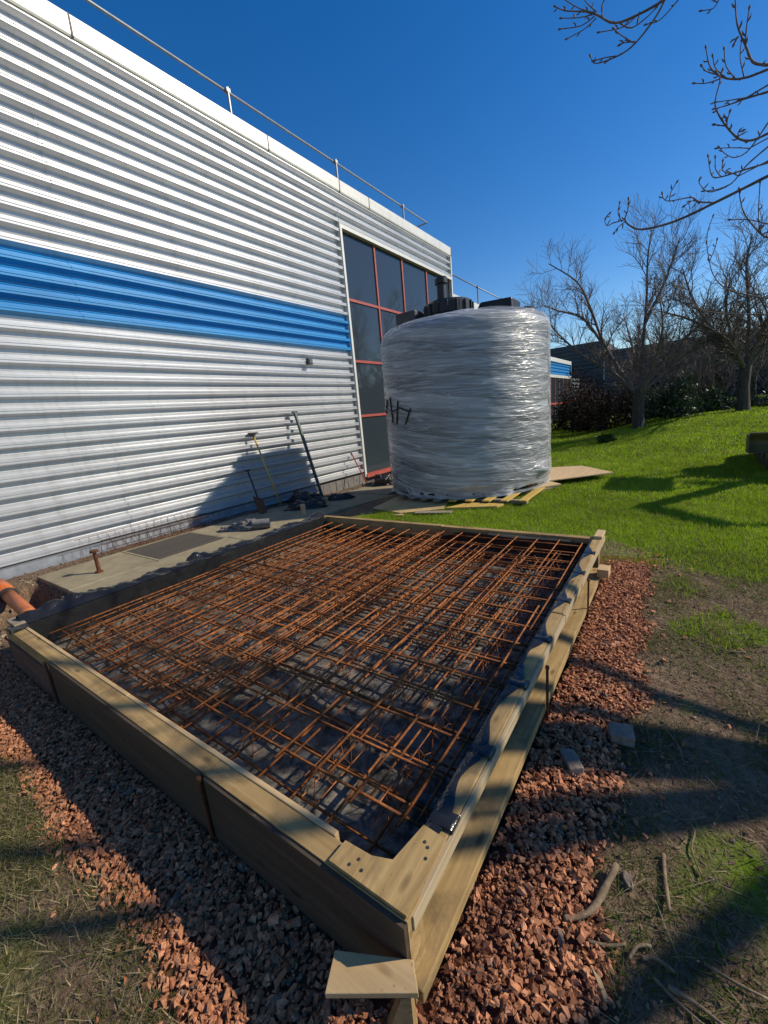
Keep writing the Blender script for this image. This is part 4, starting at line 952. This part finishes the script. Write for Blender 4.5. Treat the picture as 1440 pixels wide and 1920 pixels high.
# overhanging tree just outside the right edge; its boughs cross the sky and shade the foreground
OVERHEAD = [
(0.022,[(0.461, 4.7, 3.043), (0.151, 4.7, 2.968), (-0.109, 4.7, 2.916), (-0.338, 4.7, 2.925), (-0.441, 4.7, 2.989), (-0.475, 4.7, 3.05), (-0.457, 4.7, 3.107), (-0.455, 4.7, 3.184)]),
(0.01,[(-0.475, 4.7, 3.042), (-0.566, 4.7, 3.045), (-0.617, 4.7, 3.039), (-0.636, 4.7, 3.096), (-0.611, 4.7, 3.122)]),
(0.009,[(-0.499, 4.7, 3.033), (-0.531, 4.7, 3.11), (-0.524, 4.7, 3.174)]),
(0.009,[(-0.466, 4.7, 3.031), (-0.523, 4.7, 3.002), (-0.548, 4.7, 2.975)]),
(0.012,[(0.152, 4.75, 2.983), (0.046, 4.75, 3.026), (-0.006, 4.75, 3.074), (-0.156, 4.75, 3.097), (-0.199, 4.75, 3.131), (-0.208, 4.75, 3.158)]),
(0.009,[(-0.156, 4.75, 3.101), (-0.148, 4.75, 3.161), (-0.118, 4.75, 3.21)]),
(0.009,[(0.055, 4.75, 3.008), (0.01, 4.75, 3.046), (-0.039, 4.75, 3.031)]),
(0.016,[(0.409, 4.4, 3.213), (0.326, 4.4, 3.205), (0.251, 4.4, 3.244), (0.178, 4.4, 3.345), (0.12, 4.4, 3.454), (0.099, 4.4, 3.533), (0.118, 4.4, 3.653), (0.1, 4.4, 3.699)]),
(0.01,[(0.178, 4.4, 3.352), (0.178, 4.4, 3.387), (0.185, 4.4, 3.42)]),
(0.01,[(0.169, 4.4, 3.355), (0.116, 4.4, 3.383)]),
(0.01,[(0.251, 4.4, 3.244), (0.245, 4.4, 3.279), (0.256, 4.4, 3.284)]),
(0.018,[(0.457, 5.2, 3.812), (0.326, 5.2, 3.826), (0.217, 5.2, 3.829), (0.128, 5.2, 3.84)]),
(0.012,[(0.325, 5.2, 3.83), (0.239, 5.2, 3.853), (0.136, 5.2, 3.882)]),
(0.018,[(0.418, 4.9, 3.829), (0.296, 4.9, 3.834), (0.198, 4.9, 3.868), (0.112, 4.9, 3.936), (0.056, 4.9, 4.024), (0.028, 4.9, 4.142)]),
(0.01,[(0.112, 4.9, 3.936), (0.041, 4.9, 3.989), (0.012, 4.9, 4.031)]),
(0.01,[(0.137, 4.9, 3.899), (0.047, 4.9, 3.909), (-0.024, 4.9, 3.94)]),
(0.01,[(0.171, 4.9, 3.884), (0.098, 4.9, 3.984), (0.076, 4.9, 4.063)]),
(0.009,[(0.231, 4.9, 3.853), (0.165, 4.9, 3.963), (0.144, 4.9, 4.076)]),
(0.009,[(0.28, 4.9, 3.842), (0.247, 4.9, 3.976), (0.245, 4.9, 4.077)]),
(0.018,[(0.365, 4.3, 3.574), (0.286, 4.3, 3.628), (0.239, 4.3, 3.742), (0.185, 4.3, 3.885), (0.161, 4.3, 4.055)]),
(0.011,[(0.236, 4.3, 3.752), (0.236, 4.3, 3.845), (0.241, 4.3, 3.928)]),
(0.009,[(0.199, 4.3, 3.805), (0.19, 4.3, 3.81), (0.181, 4.3, 3.791)]),
(0.02,[(-0.154, 4.5, 4.373), (-0.35, 4.5, 4.356), (-0.564, 4.5, 4.382), (-0.698, 4.5, 4.501), (-0.784, 4.5, 4.566), (-0.937, 4.5, 4.652), (-1.008, 4.5, 4.713)]),
(0.01,[(-0.729, 4.5, 4.521), (-0.835, 4.5, 4.554), (-0.958, 4.5, 4.613)]),
(0.01,[(-0.717, 4.5, 4.504), (-0.815, 4.5, 4.491), (-0.966, 4.5, 4.545)]),
(0.01,[(-0.705, 4.5, 4.484), (-0.794, 4.5, 4.456), (-0.911, 4.5, 4.457)]),
(0.01,[(-0.717, 4.5, 4.525), (-0.836, 4.5, 4.617), (-0.958, 4.5, 4.744)]),
(0.01,[(-0.706, 4.5, 4.526), (-0.777, 4.5, 4.621), (-0.825, 4.5, 4.705)]),
(0.009,[(-0.659, 4.5, 4.468), (-0.668, 4.5, 4.541), (-0.632, 4.5, 4.596)]),
(0.012,[(-0.545, 4.5, 4.376), (-0.452, 4.5, 4.296), (-0.315, 4.5, 4.331), (-0.253, 4.5, 4.41)]),
(0.016,[(-0.205, 4.2, 4.218), (-0.271, 4.2, 4.11), (-0.395, 4.2, 4.011), (-0.503, 4.2, 3.986), (-0.652, 4.2, 4.007), (-0.69, 4.2, 4.062)]),
(0.009,[(-0.412, 4.2, 4.02), (-0.489, 4.2, 4.102), (-0.532, 4.2, 4.155)]),
(0.009,[(-0.402, 4.2, 4.021), (-0.463, 4.2, 4.045), (-0.484, 4.2, 4.048)]),
(0.009,[(-0.52, 4.2, 3.991), (-0.591, 4.2, 4.015), (-0.656, 4.2, 4.029)]),
(0.01,[(-0.411, 4.6, 4.432), (-0.519, 4.6, 4.392), (-0.687, 4.6, 4.441)]),
(0.01,[(-0.139, 4.6, 4.395), (-0.267, 4.6, 4.315), (-0.354, 4.6, 4.326)]),
(0.01,[(0.095, 5.0, 4.495), (0.059, 5.0, 4.446), (-0.009, 5.0, 4.465)]),
(0.014,[(0.482, 5.0, 3.234), (0.32, 5.0, 3.237), (0.166, 5.0, 3.243), (0.12, 5.0, 3.29), (0.094, 5.0, 3.413)]),
(0.009,[(0.19, 5.0, 3.242), (0.151, 5.0, 3.307), (0.142, 5.0, 3.387)]),
(0.009,[(0.259, 5.0, 3.236), (0.198, 5.0, 3.282), (0.193, 5.0, 3.341)]),
(0.013,[(0.501, 5.3, 3.455), (0.372, 5.3, 3.367), (0.273, 5.3, 3.26), (0.126, 5.3, 3.249), (0.051, 5.3, 3.338), (0.049, 5.3, 3.368)]),
(0.009,[(0.273, 5.3, 3.26), (0.182, 5.3, 3.251), (0.094, 5.3, 3.268)]),
(0.009,[(0.324, 5.3, 3.304), (0.236, 5.3, 3.376), (0.251, 5.3, 3.362)]),
(0.012,[(0.486, 5.3, 3.632), (0.38, 5.3, 3.482), (0.295, 5.3, 3.455), (0.227, 5.3, 3.501), (0.178, 5.3, 3.568)]),
(0.009,[(0.379, 5.3, 3.49), (0.271, 5.3, 3.536), (0.167, 5.3, 3.572)]),
(0.014,[(0.508, 4.8, 2.641), (0.468, 4.8, 2.672), (0.359, 4.8, 2.837), (0.317, 4.8, 2.964), (0.305, 4.8, 3.031)]),
(0.01,[(0.468, 4.8, 2.672), (0.439, 4.8, 2.794), (0.428, 4.8, 3.036)]),
(0.01,[(0.5, 4.8, 2.737), (0.384, 4.8, 2.803), (0.274, 4.8, 2.838)]),
(0.012,[(0.627, 5.5, 2.28), (0.351, 5.5, 2.412), (0.221, 5.5, 2.56), (0.159, 5.5, 2.763), (0.138, 5.5, 2.953), (0.169, 5.5, 3.088)]),
(0.009,[(0.17, 5.5, 2.714), (0.204, 5.5, 2.806), (0.215, 5.5, 2.876)]),
(0.012,[(0.64, 5.5, 2.14), (0.201, 5.5, 2.253), (0.022, 5.5, 2.415), (-0.065, 5.5, 2.558), (-0.054, 5.5, 2.677)]),
]
RMIN = 0.0025
og = thing('overhanging_tree', 'bare tree off to the right whose budded boughs hang across the sky', 'tree', (4.0,4.5,0))
MB().tube([(4.0,4.5,-0.1),(4.0,4.5,0.25),(3.95,4.5,1.5),(3.9,4.45,2.7)], [0.26,0.16,0.125,0.11], 16, False).build('trunk', M['bark'], og, smooth=True)
oc = MB(); hubs = {}
for w, pts in OVERHEAD:
    p = smooth_poly(pts, 4); n = len(p)
    q = []; r_ = random.Random(int(abs(pts[0][0])*1e4))
    rs = [max(0.0035, 0.5*w*(1-0.62*i/(n-1))*(1.0+0.10*math.sin(i*2.3))) for i in range(n)]
    e = (p[-1]-p[-2]).normalized(); rs[-1] = rs[-1]*1.0
    p += [p[-1]+e*0.018, p[-1]+e*0.034]; rs += [0.0085, 0.001]
    oc.tube(p, rs, 6, False)
    # small side buds
    for i in range(2, n-1, 3):
        ax = (p[i+1]-p[i]).normalized().orthogonal().normalized(); ax.rotate(Matrix.Rotation(r_.uniform(0,6.28),3,e))
        oc.tube([p[i], p[i]+ax*0.02+e*0.012, p[i]+ax*0.03+e*0.03], [0.004,0.0065,0.001], 4, False)
    if pts[0][0] > 0.28 or pts[0][2] > 3.9 and w > 0.015:   # carry the bough on outside the frame towards its limb
        b0 = Vector(pts[0]); hub = Vector((1.9,b0.y+0.2,b0.z+0.75)) if b0.z < 3.9 else Vector((1.6,4.6,5.6))
        oc.tube(smooth_poly([tuple(b0), tuple(b0.lerp(hub,0.5)-Vector((0,0,0.12))), tuple(hub)], 4), [0.5*w*(1+0.09*i) for i in range(9)], 6, False)
        hubs[round(hub.y*2)/2, hub.z > 5] = hub
fork = Vector((3.9,4.45,2.65))
for h in hubs.values(): oc.tube(smooth_poly([tuple(fork), tuple(fork.lerp(h,0.5)+Vector((0,0,0.35))), tuple(h)], 4), [0.055-0.004*i for i in range(9)], 6, False)
rg = random.Random(77)
def keepo(q): return q.x > 0.95+0.17*max(q.y-4,0) and q.y > 0.4 and q.z > 1.9
for tip in [(2.0,3.0,5.4),(3.6,1.8,5.6),(5.8,3.6,6.0),(5.4,5.8,6.4),(3.2,6.8,6.2),(2.2,5.6,5.8),(3.9,4.6,7.6),(2.4,3.9,6.8),(1.7,4.4,4.6)]:
    tip = Vector(tip); mid = fork.lerp(tip,0.5)+Vector((rg.uniform(-.3,.3),rg.uniform(-.3,.3),0.3))
    pts = smooth_poly([tuple(fork), tuple(mid), tuple(tip)], 5); n = len(pts)
    rs = [0.05-0.036*i/(n-1) for i in range(n)]
    oc.tube(pts, rs, 7, False)
    spawn(oc, pts, rs, 2, 1.5, rg, 0.1, 4, (3,5), 0.22, keepo, 0.62, 0.0, 0.35)
oc.build('crown', M['twig'], og, smooth=True)

# ---------------------------------------------------------------- shrubs and undergrowth
def leaves(n, cx, cy, cz, ex, ey, ez, rg, size, c0, c1, shell=0.5):
    u = rg.normal(size=(n,3)); u /= np.linalg.norm(u,axis=1)[:,None]; u[:,2] = np.abs(u[:,2])
    rad = (shell+(1-shell)*rg.random(n))*(1+0.22*np.sin(u[:,0]*5+cx)+0.18*np.sin(u[:,1]*7+u[:,2]*6))
    P = np.stack([cx+u[:,0]*ex*rad, cy+u[:,1]*ey*rad, cz+u[:,2]*ez*rad],-1)
    a = rg.normal(size=(n,3)); a /= np.linalg.norm(a,axis=1)[:,None]; b_ = np.cross(a, rg.normal(size=(n,3))); b_ /= np.linalg.norm(b_,axis=1)[:,None]
    L = size*(0.7+0.6*rg.random(n))[:,None]
    V = np.stack([P-a*L, P+b_*L*0.38, P+a*L, P-b_*L*0.38],1).reshape(-1,3)
    F = np.arange(4*n).reshape(n,4)
    k = rg.random(n)[:,None]; c = np.array(c0)*(1-k)+np.array(c1)*k
    return V, F, np.repeat(c,4,axis=0)
def shrub(name, label, cat, x, y, ex, ey, ez, n, size, c0, c1, seed, nst=14, group=None, shell=0.45):
    z = float(gz(x,y)); rg2 = np.random.default_rng(seed); g = thing(name, label, cat, (x,y,z), group)
    r_ = random.Random(seed); sm = MB()
    for k in range(nst):
        a = r_.uniform(0,6.28); rr_ = r_.uniform(0.3,1.0)
        sm.tube([(x+r_.uniform(-.15,.15),y+r_.uniform(-.15,.15),z-0.05),(x+0.45*ex*rr_*math.cos(a),y+0.45*ey*rr_*math.sin(a),z+0.5*ez),(x+0.95*ex*rr_*math.cos(a),y+0.95*ey*rr_*math.sin(a),z+ez*r_.uniform(.75,1.05))],[0.02,0.013,0.006],4,False)
    sm.build('stems', M['twig'], g)
    V, F, C = leaves(n, x, y, z+0.05, ex, ey, ez, rg2, size, c0, c1, shell)
    np_obj('foliage', V-np.array([x,y,z]), F, M['dull_leaf'] if name == 'dark_shrub' else M['leaf'], C, False, None, None)
    o = bpy.data.objects[-1] if False else COL.objects[-1]
    o.parent = g; o.location = (0,0,0)
    return g
dk, md = (0.012,0.028,0.010), (0.05,0.085,0.03)
shrub('laurel_shrub','glossy green laurel bush right beside the pale lit tree trunk','shrub',-0.15,18.6,1.0,0.8,1.35,2600,0.085,dk,(0.09,0.13,0.06),1,14,'evergreen shrubs behind the lawn')
shrub('laurel_shrub','low glossy laurel bush midway between the two lawn trees','shrub',1.0,19.6,0.75,0.6,0.75,1500,0.08,dk,(0.09,0.13,0.06),2,10,'evergreen shrubs behind the lawn')
shrub('dark_shrub','dense dark reddish bush left of the forked tree in shade','shrub',-2.6,19.5,1.35,1.0,1.9,3200,0.07,(0.02,0.013,0.010),(0.07,0.045,0.03),3,26,'dark shrubs behind the lawn')
shrub('dark_shrub','dark tangled bush against the far building left of the forked tree','shrub',-4.4,23.5,1.5,1.2,2.3,3200,0.08,(0.015,0.013,0.012),(0.05,0.042,0.03),4,26,'dark shrubs behind the lawn')
shrub('dark_shrub','dark bush directly behind the forked trunk','shrub',-1.5,21.0,1.3,0.9,1.8,2600,0.07,(0.014,0.018,0.010),(0.05,0.055,0.03),5,22,'dark shrubs behind the lawn')
shrub('dark_shrub','tall dark thicket of brown twigs left of the forked tree, nearest the blue banded wing','shrub',-3.6,21.5,1.1,0.9,2.6,2600,0.06,(0.018,0.013,0.011),(0.06,0.045,0.035),11,30,'dark shrubs behind the lawn')
shrub('dark_shrub','dark thicket between the laurel and the dark trunk, in front of the far building','shrub',0.9,23.0,1.6,0.9,2.3,2600,0.07,(0.012,0.014,0.010),(0.045,0.045,0.03),12,30,'dark shrubs behind the lawn')
shrub('dark_shrub','dark hedge right of the dark trunk, in front of the far building','shrub',4.2,23.0,2.2,0.9,2.1,2800,0.07,(0.012,0.014,0.010),(0.045,0.045,0.03),13,30,'dark shrubs behind the lawn')
shrub('low_shrub','low pale speckled ground shrub at the foot of the dark trunked tree','shrub',2.0,20.3,1.6,0.5,0.32,1500,0.06,dk,(0.14,0.17,0.09),6,8,'low shrubs along the lawn edge')
shrub('low_shrub','low shrub along the lawn edge beyond the dark trunked tree','shrub',3.6,21,1.4,0.6,0.5,1200,0.07,dk,md,7,8,'low shrubs along the lawn edge')
shrub('grass_clump','tall dark grass tuft standing alone in the bright lawn','grass clump',-1.75,14.2,0.25,0.25,0.2,420,0.07,(0.02,0.05,0.008),(0.05,0.1,0.015),8,4)
for i, (x, y, lab) in enumerate([(0.55,20.2,'fan of bare upright stems between the laurel bush and the dark trunk'),(1.2,21.5,'fan of bare grey stems behind the low laurel'),(-0.6,20.5,'bare brown stems rising behind the glossy laurel'),(2.9,20.5,'bare stems right of the dark trunked tree')]):
    rg = random.Random(60+i); z = float(gz(x,y)); sm = MB(); o_ = thing('bare_shrub', lab, 'shrub', (x,y,z), 'bare shrubs behind the lawn')
    for k in range(12):
        a = rg.uniform(0,6.28); s_ = rg.uniform(0.3,1.1)
        grow(sm, Vector((x+rg.uniform(-.12,.12),y+rg.uniform(-.12,.12),z-0.05)), Vector((s_*math.cos(a)*.6,s_*math.sin(a)*.5,1)).normalized(), rg.uniform(1.5,2.5), 0.022, 2, rg, 0.35, 5, 4, (4,6), 0.14)
    sm.build('stems', M['twig'], o_)

# ---------------------------------------------------------------- stones, gravel, sticks
CUB = np.array([(-1,-1,-1),(1,-1,-1),(1,1,-1),(-1,1,-1),(-.8,-.8,1),(.8,-.8,1),(.8,.8,1),(-.8,.8,1)])*0.72
CUF = np.array([(0,2,1),(0,3,2),(4,5,6),(4,6,7),(0,1,5),(0,5,4),(1,2,6),(1,6,5),(2,3,7),(2,7,6),(3,0,4),(3,4,7)])
def stones(P, size, rg, c0, c1, flat=(0.34,0.62)):
    n = len(P)
    base = CUB[None]*(0.55+0.75*rg.random((n,8,1)))+0.22*rg.normal(size=(n,8,3))
    sc = np.stack([0.75+0.7*rg.random(n), 0.6+0.5*rg.random(n), flat[0]+(flat[1]-flat[0])*rg.random(n)],-1)*size[:,None]
    base = base*sc[:,None,:]
    q = rg.normal(size=(n,4)); q[:,1:3] *= 0.2; q /= np.linalg.norm(q,axis=1)[:,None]
    w,x,y,z = q.T
    Rm = np.stack([np.stack([1-2*(y*y+z*z),2*(x*y-z*w),2*(x*z+y*w)],-1),np.stack([2*(x*y+z*w),1-2*(x*x+z*z),2*(y*z-x*w)],-1),np.stack([2*(x*z-y*w),2*(y*z+x*w),1-2*(x*x+y*y)],-1)],1)
    V = np.einsum('nij,nkj->nki', Rm, base) + P[:,None,:]
    F = CUF[None]+8*np.arange(n)[:,None,None]
    k = rg.random((n,1)); c = np.array(c0)*(1-k)+np.array(c1)*k; c = c*(0.75+0.5*rg.random((n,1)))
    return V.reshape(-1,3), F.reshape(-1,3), np.repeat(c,8,axis=0)
def scatter(n, x0,x1,y0,y1, cond, rg):
    x = x0+(x1-x0)*rg.random(n); y = y0+(y1-y0)*rg.random(n); k = cond(x,y)
    return x[k], y[k]
x1_, y1_ = scatter(17000, -0.46, 0.05, 0.2, 4.3, lambda x,y: (x < gravel_edge(y)+0.05*nr.normal(size=len(x))*0.6)&(y<4.15+0.1*nr.random(len(x))), nr)
x2_, y2_ = scatter(22000, -4.3, -0.25, 0.0, 0.60, lambda x,y: (y > front_edge(x)+0.03*nr.normal(size=len(x)))&((x < -0.5)|(y<0.6)), nr)
x3_, y3_ = scatter(1700, -0.3, 0.5, 0.7, 4.6, lambda x,y: nr.random(len(x)) < np.exp(-(x-gravel_edge(y))/0.13)*0.8, nr)
x4_, y4_ = scatter(700, -3.5, -0.3, -0.15, 0.3, lambda x,y: nr.random(len(x)) < np.exp(-np.abs(front_edge(x)-y)/0.06)*0.6, nr)
X_ = np.concatenate([x1_,x2_,x3_,x4_]); Y_ = np.concatenate([y1_,y2_,y3_,y4_]); n = len(X_)
size = 0.0050+0.0105*nr.random(n)**2.0
big = nr.random(n) < 0.05; size[big] *= 1.45; size *= np.where((Y_ < 1.1)&(X_ > -0.5), 0.85, 1.0)
mound = 0.02*np.exp(-((X_+0.28)/0.14)**2)*(Y_ > 0.7)
P = np.stack([X_, Y_, gz(X_,Y_)+0.004+0.012*nr.random(n)+mound],-1)
gV, gF, gC = stones(P, size, nr, (0.35,0.135,0.062), (0.58,0.275,0.145))
gray = nr.random(n) < 0.02; gC[np.repeat(gray,8)] = np.array([0.22,0.16,0.12])
gravel = np_obj('red_gravel', gV, gF, M['gravel'], gC, False, 'stuff'); props(gravel, 'loose crushed red stone spread round the form', 'gravel')
# rubble in the trench and along the wall foot
xr, yr = scatter(700, -6.85,-4.0,0.55,1.42, lambda x,y: (nr.random(len(x)) < 0.75)&~((x<-4.2)&(x>-6.0)&(np.abs(y-1.0)<0.1)), nr)
P = np.stack([xr,yr,gz(xr,yr)+0.005],-1); rV,rF,rC = stones(P, 0.008+0.022*nr.random(len(xr))**2, nr, (0.10,0.07,0.045),(0.36,0.30,0.21))
props(np_obj('trench_rubble', rV, rF, M['gravel'], rC, False, 'stuff'), 'pale rubble and soil crumbs round the pipe trench', 'rubble')
xr, yr = scatter(1500, -6.88,-6.31,1.3,8.5, lambda x,y: x<5, nr)
P = np.stack([xr,yr,gz(xr,yr)+0.003],-1); rV,rF,rC = stones(P, 0.006+0.012*nr.random(len(xr)), nr, (0.09,0.07,0.055),(0.22,0.18,0.14))
props(np_obj('wall_foot_gravel', rV, rF, M['gravel'], rC, False, 'stuff'), 'dull brown stones in the strip between wall and slabs', 'gravel')

xr, yr = scatter(9000,-0.2,1.4,0.6,4.6,lambda x,y:(x > gravel_edge(y)), nr)
P = np.stack([xr,yr,gz(xr,yr)+0.001],-1); rV,rF,rC = stones(P, 0.002+0.009*nr.random(len(xr))**3, nr, (0.14,0.09,0.058),(0.30,0.21,0.14))
props(np_obj('soil_crumbs', rV, rF, M['gravel'], rC, False, 'stuff'), 'small crumbs of brown soil on the bare ground', 'soil')
def brick(label, c, dims, rz, tilt, seed):
    mb = MB(); rr_ = random.Random(seed); w, l, h = dims
    def fn(u, v): return (0,0,0)
    vs = []
    for z in (0, h*0.5, h):
        for (a, b2) in ((-1,-1),(0,-1.03),(1,-1),(1.03,0),(1,1),(0,1.02),(-1,1),(-1.02,0)):
            vs.append((a*w/2*(1+rr_.uniform(-.08,.08)), b2*l/2*(1+rr_.uniform(-.06,.06)), z+rr_.uniform(-.006,.006)))
    fs = [tuple(reversed(range(8))), tuple(range(16,24))]
    for k in range(2):
        for i in range(8): fs.append((k*8+i,k*8+(i+1)%8,(k+1)*8+(i+1)%8,(k+1)*8+i))
    mb.add(vs, fs); o = link('stone', mb.mesh('stone'), M['stone'], None, c); o.rotation_euler = (tilt, tilt*0.6, rz)
    bv = o.modifiers.new('bevel','BEVEL'); bv.width = 0.006; bv.segments = 2
    return props(o, label, 'stone')
brick('flat squarish grey brown stone on the outer edge of the red gravel', (-0.135,1.87,0.01), (0.10,0.085,0.05), 0.25, 0.06, 1)
brick('oblong mossy stone half sunk in the red gravel, nearer the form', (-0.29,1.60,0.005), (0.06,0.125,0.045), 0.55, -0.12, 2)
brick('small red brick piece lying on bare soil above the thick forked stick', (-0.055,1.22,0.0), (0.022,0.05,0.025), 0.5, 0.1, 3)

def stick(label, pts, r, mat=None, name='stick', cat='stick', z=0.012):
    p = smooth_poly([(x,y,float(gz(x,y))+z+(dz if dz else 0)) for x,y,dz in pts], 4); n = len(p)
    rg_ = random.Random(len(label)); rs = [r*(1-0.3*i/(n-1))*(1+0.14*rg_.uniform(-1,1)) for i in range(n)]
    return props(MB().tube(p, rs, 8).build(name, mat or M['stick'], smooth=True), label, cat)
stick('thick bent stick lying from the soil onto the gravel edge', [(-0.085,1.235,0.02),(-0.115,1.12,0.015),(-0.135,1.065,0.01),(-0.175,1.02,0.01),(-0.20,1.0,0.015)], 0.011)
stick('straight dark stick lying alone on bare soil right of the thick bent stick', [(0.04,1.37,0),(0.048,1.28,0),(0.06,1.18,0.01)], 0.008)
stick('slender stick lying crosswise below the thick bent stick', [(-0.135,0.985,0),(-0.08,1.005,0),(-0.04,1.03,0.006)], 0.0055)
stick('short curved pale twig between the crosswise stick and the dark stick', [(-0.03,1.0,0),(-0.012,1.04,0.008),(0.02,1.065,0)], 0.0055)
stick('short pale broken stick with a kink near the right edge', [(0.0,1.02,0),(0.02,1.035,0),(0.05,1.035,0.004),(0.075,1.03,0)], 0.006)
stick('long tapering twig reaching towards the bottom right corner', [(0.06,0.985,0.006),(0.115,0.985,0.004),(0.17,0.975,0),(0.22,0.962,0)], 0.006)
stick('second long twig crossing under the tapering twig', [(0.03,0.99,0),(0.09,0.965,0),(0.16,0.945,0)], 0.005)
stick('thin straight stick in the grass by the right edge', [(0.14,1.09,0),(0.2,1.085,0),(0.27,1.09,0)], 0.005)
stick('thin curled root on the bare soil in the dark branch shadow', [(0.11,1.55,0),(0.13,1.52,0),(0.12,1.44,0),(0.145,1.36,0)], 0.0035)
stick('thin root running across the soil towards the grass', [(0.0,1.5,0),(0.05,1.56,0),(0.1,1.55,0),(0.16,1.6,0)], 0.003)
stick('thin dry twig among the grass tufts right of the stones', [(0.02,2.05,0),(0.08,1.95,0),(0.1,1.86,0)], 0.004)
stick('long thin twig lying in the sparse grass near the red gravel head', [(0.1,3.75,0),(0.25,3.65,0),(0.38,3.62,0)], 0.005)
stick('thin twig across sparse grass midway along the gravel', [(0.15,2.95,0),(0.3,2.88,0),(0.4,2.9,0)], 0.005)
def splint(label, a, b_, w, mat): return props(MB().bar((*a,float(gz(*a))+0.012),(*b_,float(gz(*b_))+0.014), w, 0.01).build('wood_splinter', mat, bevel=0.001), label, 'splinter')
splint('pale narrow wood splinter on the soil at the bottom', (-0.108,0.93), (-0.068,0.875), 0.012, M['ply'])
splint('grey wood splinter half buried in shaded gravel', (-0.235,0.905), (-0.205,0.855), 0.012, M['grey_wood'])
splint('flat grey board scrap in shaded gravel at the bottom', (-0.185,0.935), (-0.165,0.885), 0.032, M['grey_wood'])
splint('long grey lath lying along the bottom edge of the picture', (-0.08,0.79), (0.03,0.845), 0.016, M['grey_wood'])

# ---------------------------------------------------------------- grass
def blades(x, y, h, w, rg, c0, c1, lean=0.6, dry=0.0, cdry=(0.26,0.21,0.10)):
    n = len(x); z = gz(x,y); a = 6.283*rg.random(n); hh = h*(0.5+0.9*rg.random(n)); ww = w*(0.6+0.8*rg.random(n))
    la = 6.283*rg.random(n); ll = hh*lean*(0.2+1.1*rg.random(n)); zz_ = hh*np.clip(1.05-0.55*lean*rg.random(n),0.12,1)
    A = np.stack([x-ww*np.cos(a),y-ww*np.sin(a),z-0.004],-1); B_ = np.stack([x+ww*np.cos(a),y+ww*np.sin(a),z-0.004],-1)
    C_ = np.stack([x+ll*np.cos(la),y+ll*np.sin(la),z+zz_],-1)
    V = np.stack([A,B_,C_],1).reshape(-1,3); F = np.arange(3*n).reshape(n,3)
    k = rg.random((n,1)); c = np.array(c0)*(1-k)+np.array(c1)*k
    if dry: d = rg.random(n) < dry; c[d] = np.array(cdry)*(0.5+0.8*rg.random((d.sum(),1)))
    return V, F, np.repeat(c,3,axis=0)
def grass_obj(name, label, parts):
    V = np.concatenate([p[0] for p in parts]); C = np.concatenate([p[2] for p in parts]); o = 0; F = []
    for p in parts: F.append(p[1]+o); o += len(p[0])
    return props(np_obj(name, V, np.concatenate(F), M['grass'], C, False, 'stuff'), label, 'grass')
def infree(x, y):
    ok = ~((x > FX0-0.1)&(x < FX1+0.05)&(y > FY0-0.1)&(y < FY1+0.06))
    ok &= (x-TX)**2+(y-TY)**2 > 1.35**2
    ok &= ~((x > -6.9)&(x < np.where(y<7,-4.84,-5.08))&(y > 0)&(y < 14))
    return ok
def lawn(n, x0,x1,y0,y1,h,w,seed,lean=0.7,dry=0.18,c0=(0.17,0.28,0.008),c1=(0.35,0.50,0.018)):
    rg = np.random.default_rng(seed); x, y = scatter(n,x0,x1,y0,y1,lambda x,y: infree(x,y)&(rg.random(len(x)) < lush(x,y)), rg)
    var = 1+0.22*wob(x,y,1.1)[:,None]+0.16*wob(y,x,4.3)[:,None]
    V,F,C = blades(x,y,h,w,rg,c0,c1,lean,dry); return V,F,C*np.repeat(np.clip(var,.6,1.4),3,axis=0)
grass_obj('lawn_grass','bright green mown lawn rising behind the form and tank',[lawn(190000,-5.2,1.8,2.4,7.0,0.045,0.0035,1),lawn(60000,1.8,6,2.6,7.0,0.045,0.005,5),lawn(110000,-3,5.0,7.0,11,0.05,0.006,2),lawn(90000,-6.5,6,11,17,0.05,0.011,3),lawn(60000,-6.8,11,17,25,0.055,0.02,4)])
rg9 = np.random.default_rng(9)
xs, ys = scatter(120000,-0.35,2.6,0.4,4.8,lambda x,y: (x > gravel_edge(y)+0.01)&(rg9.random(len(x)) < 0.14+0.86*S(-0.25,0.45,wob(x*1.6+1,y*1.4,2.4)+0.25*S(3,4.5,y))), rg9)
sp1 = blades(xs,ys,0.036,0.0019,rg9,(0.05,0.10,0.008),(0.13,0.20,0.02),1.4,0.3)
xs, ys = scatter(26000,-0.3,2.6,0.6,4.8,lambda x,y: x > gravel_edge(y)-0.03, rg9)
sp2 = blades(xs,ys,0.05,0.0017,rg9,(0.20,0.155,0.085),(0.44,0.36,0.22),2.6,0.0)
grass_obj('sparse_grass','thin grass tufts and dry straw on the bare soil right of the gravel',[sp1,sp2])
xs, ys = scatter(110000,-3.6,-0.2,-0.3,0.34,lambda x,y: (y < front_edge(x)+0.02)&(rg9.random(len(x)) < 0.25+0.75*S(-0.3,0.6,wob(x*1.2,y*1.2,2.6))), rg9)
f1 = blades(xs,ys,0.034,0.0018,rg9,(0.07,0.09,0.016),(0.19,0.205,0.05),1.6,0.5,(0.46,0.38,0.21))
grass_obj('trodden_grass','trodden dry grass and moss in front of the form at bottom left',[f1])
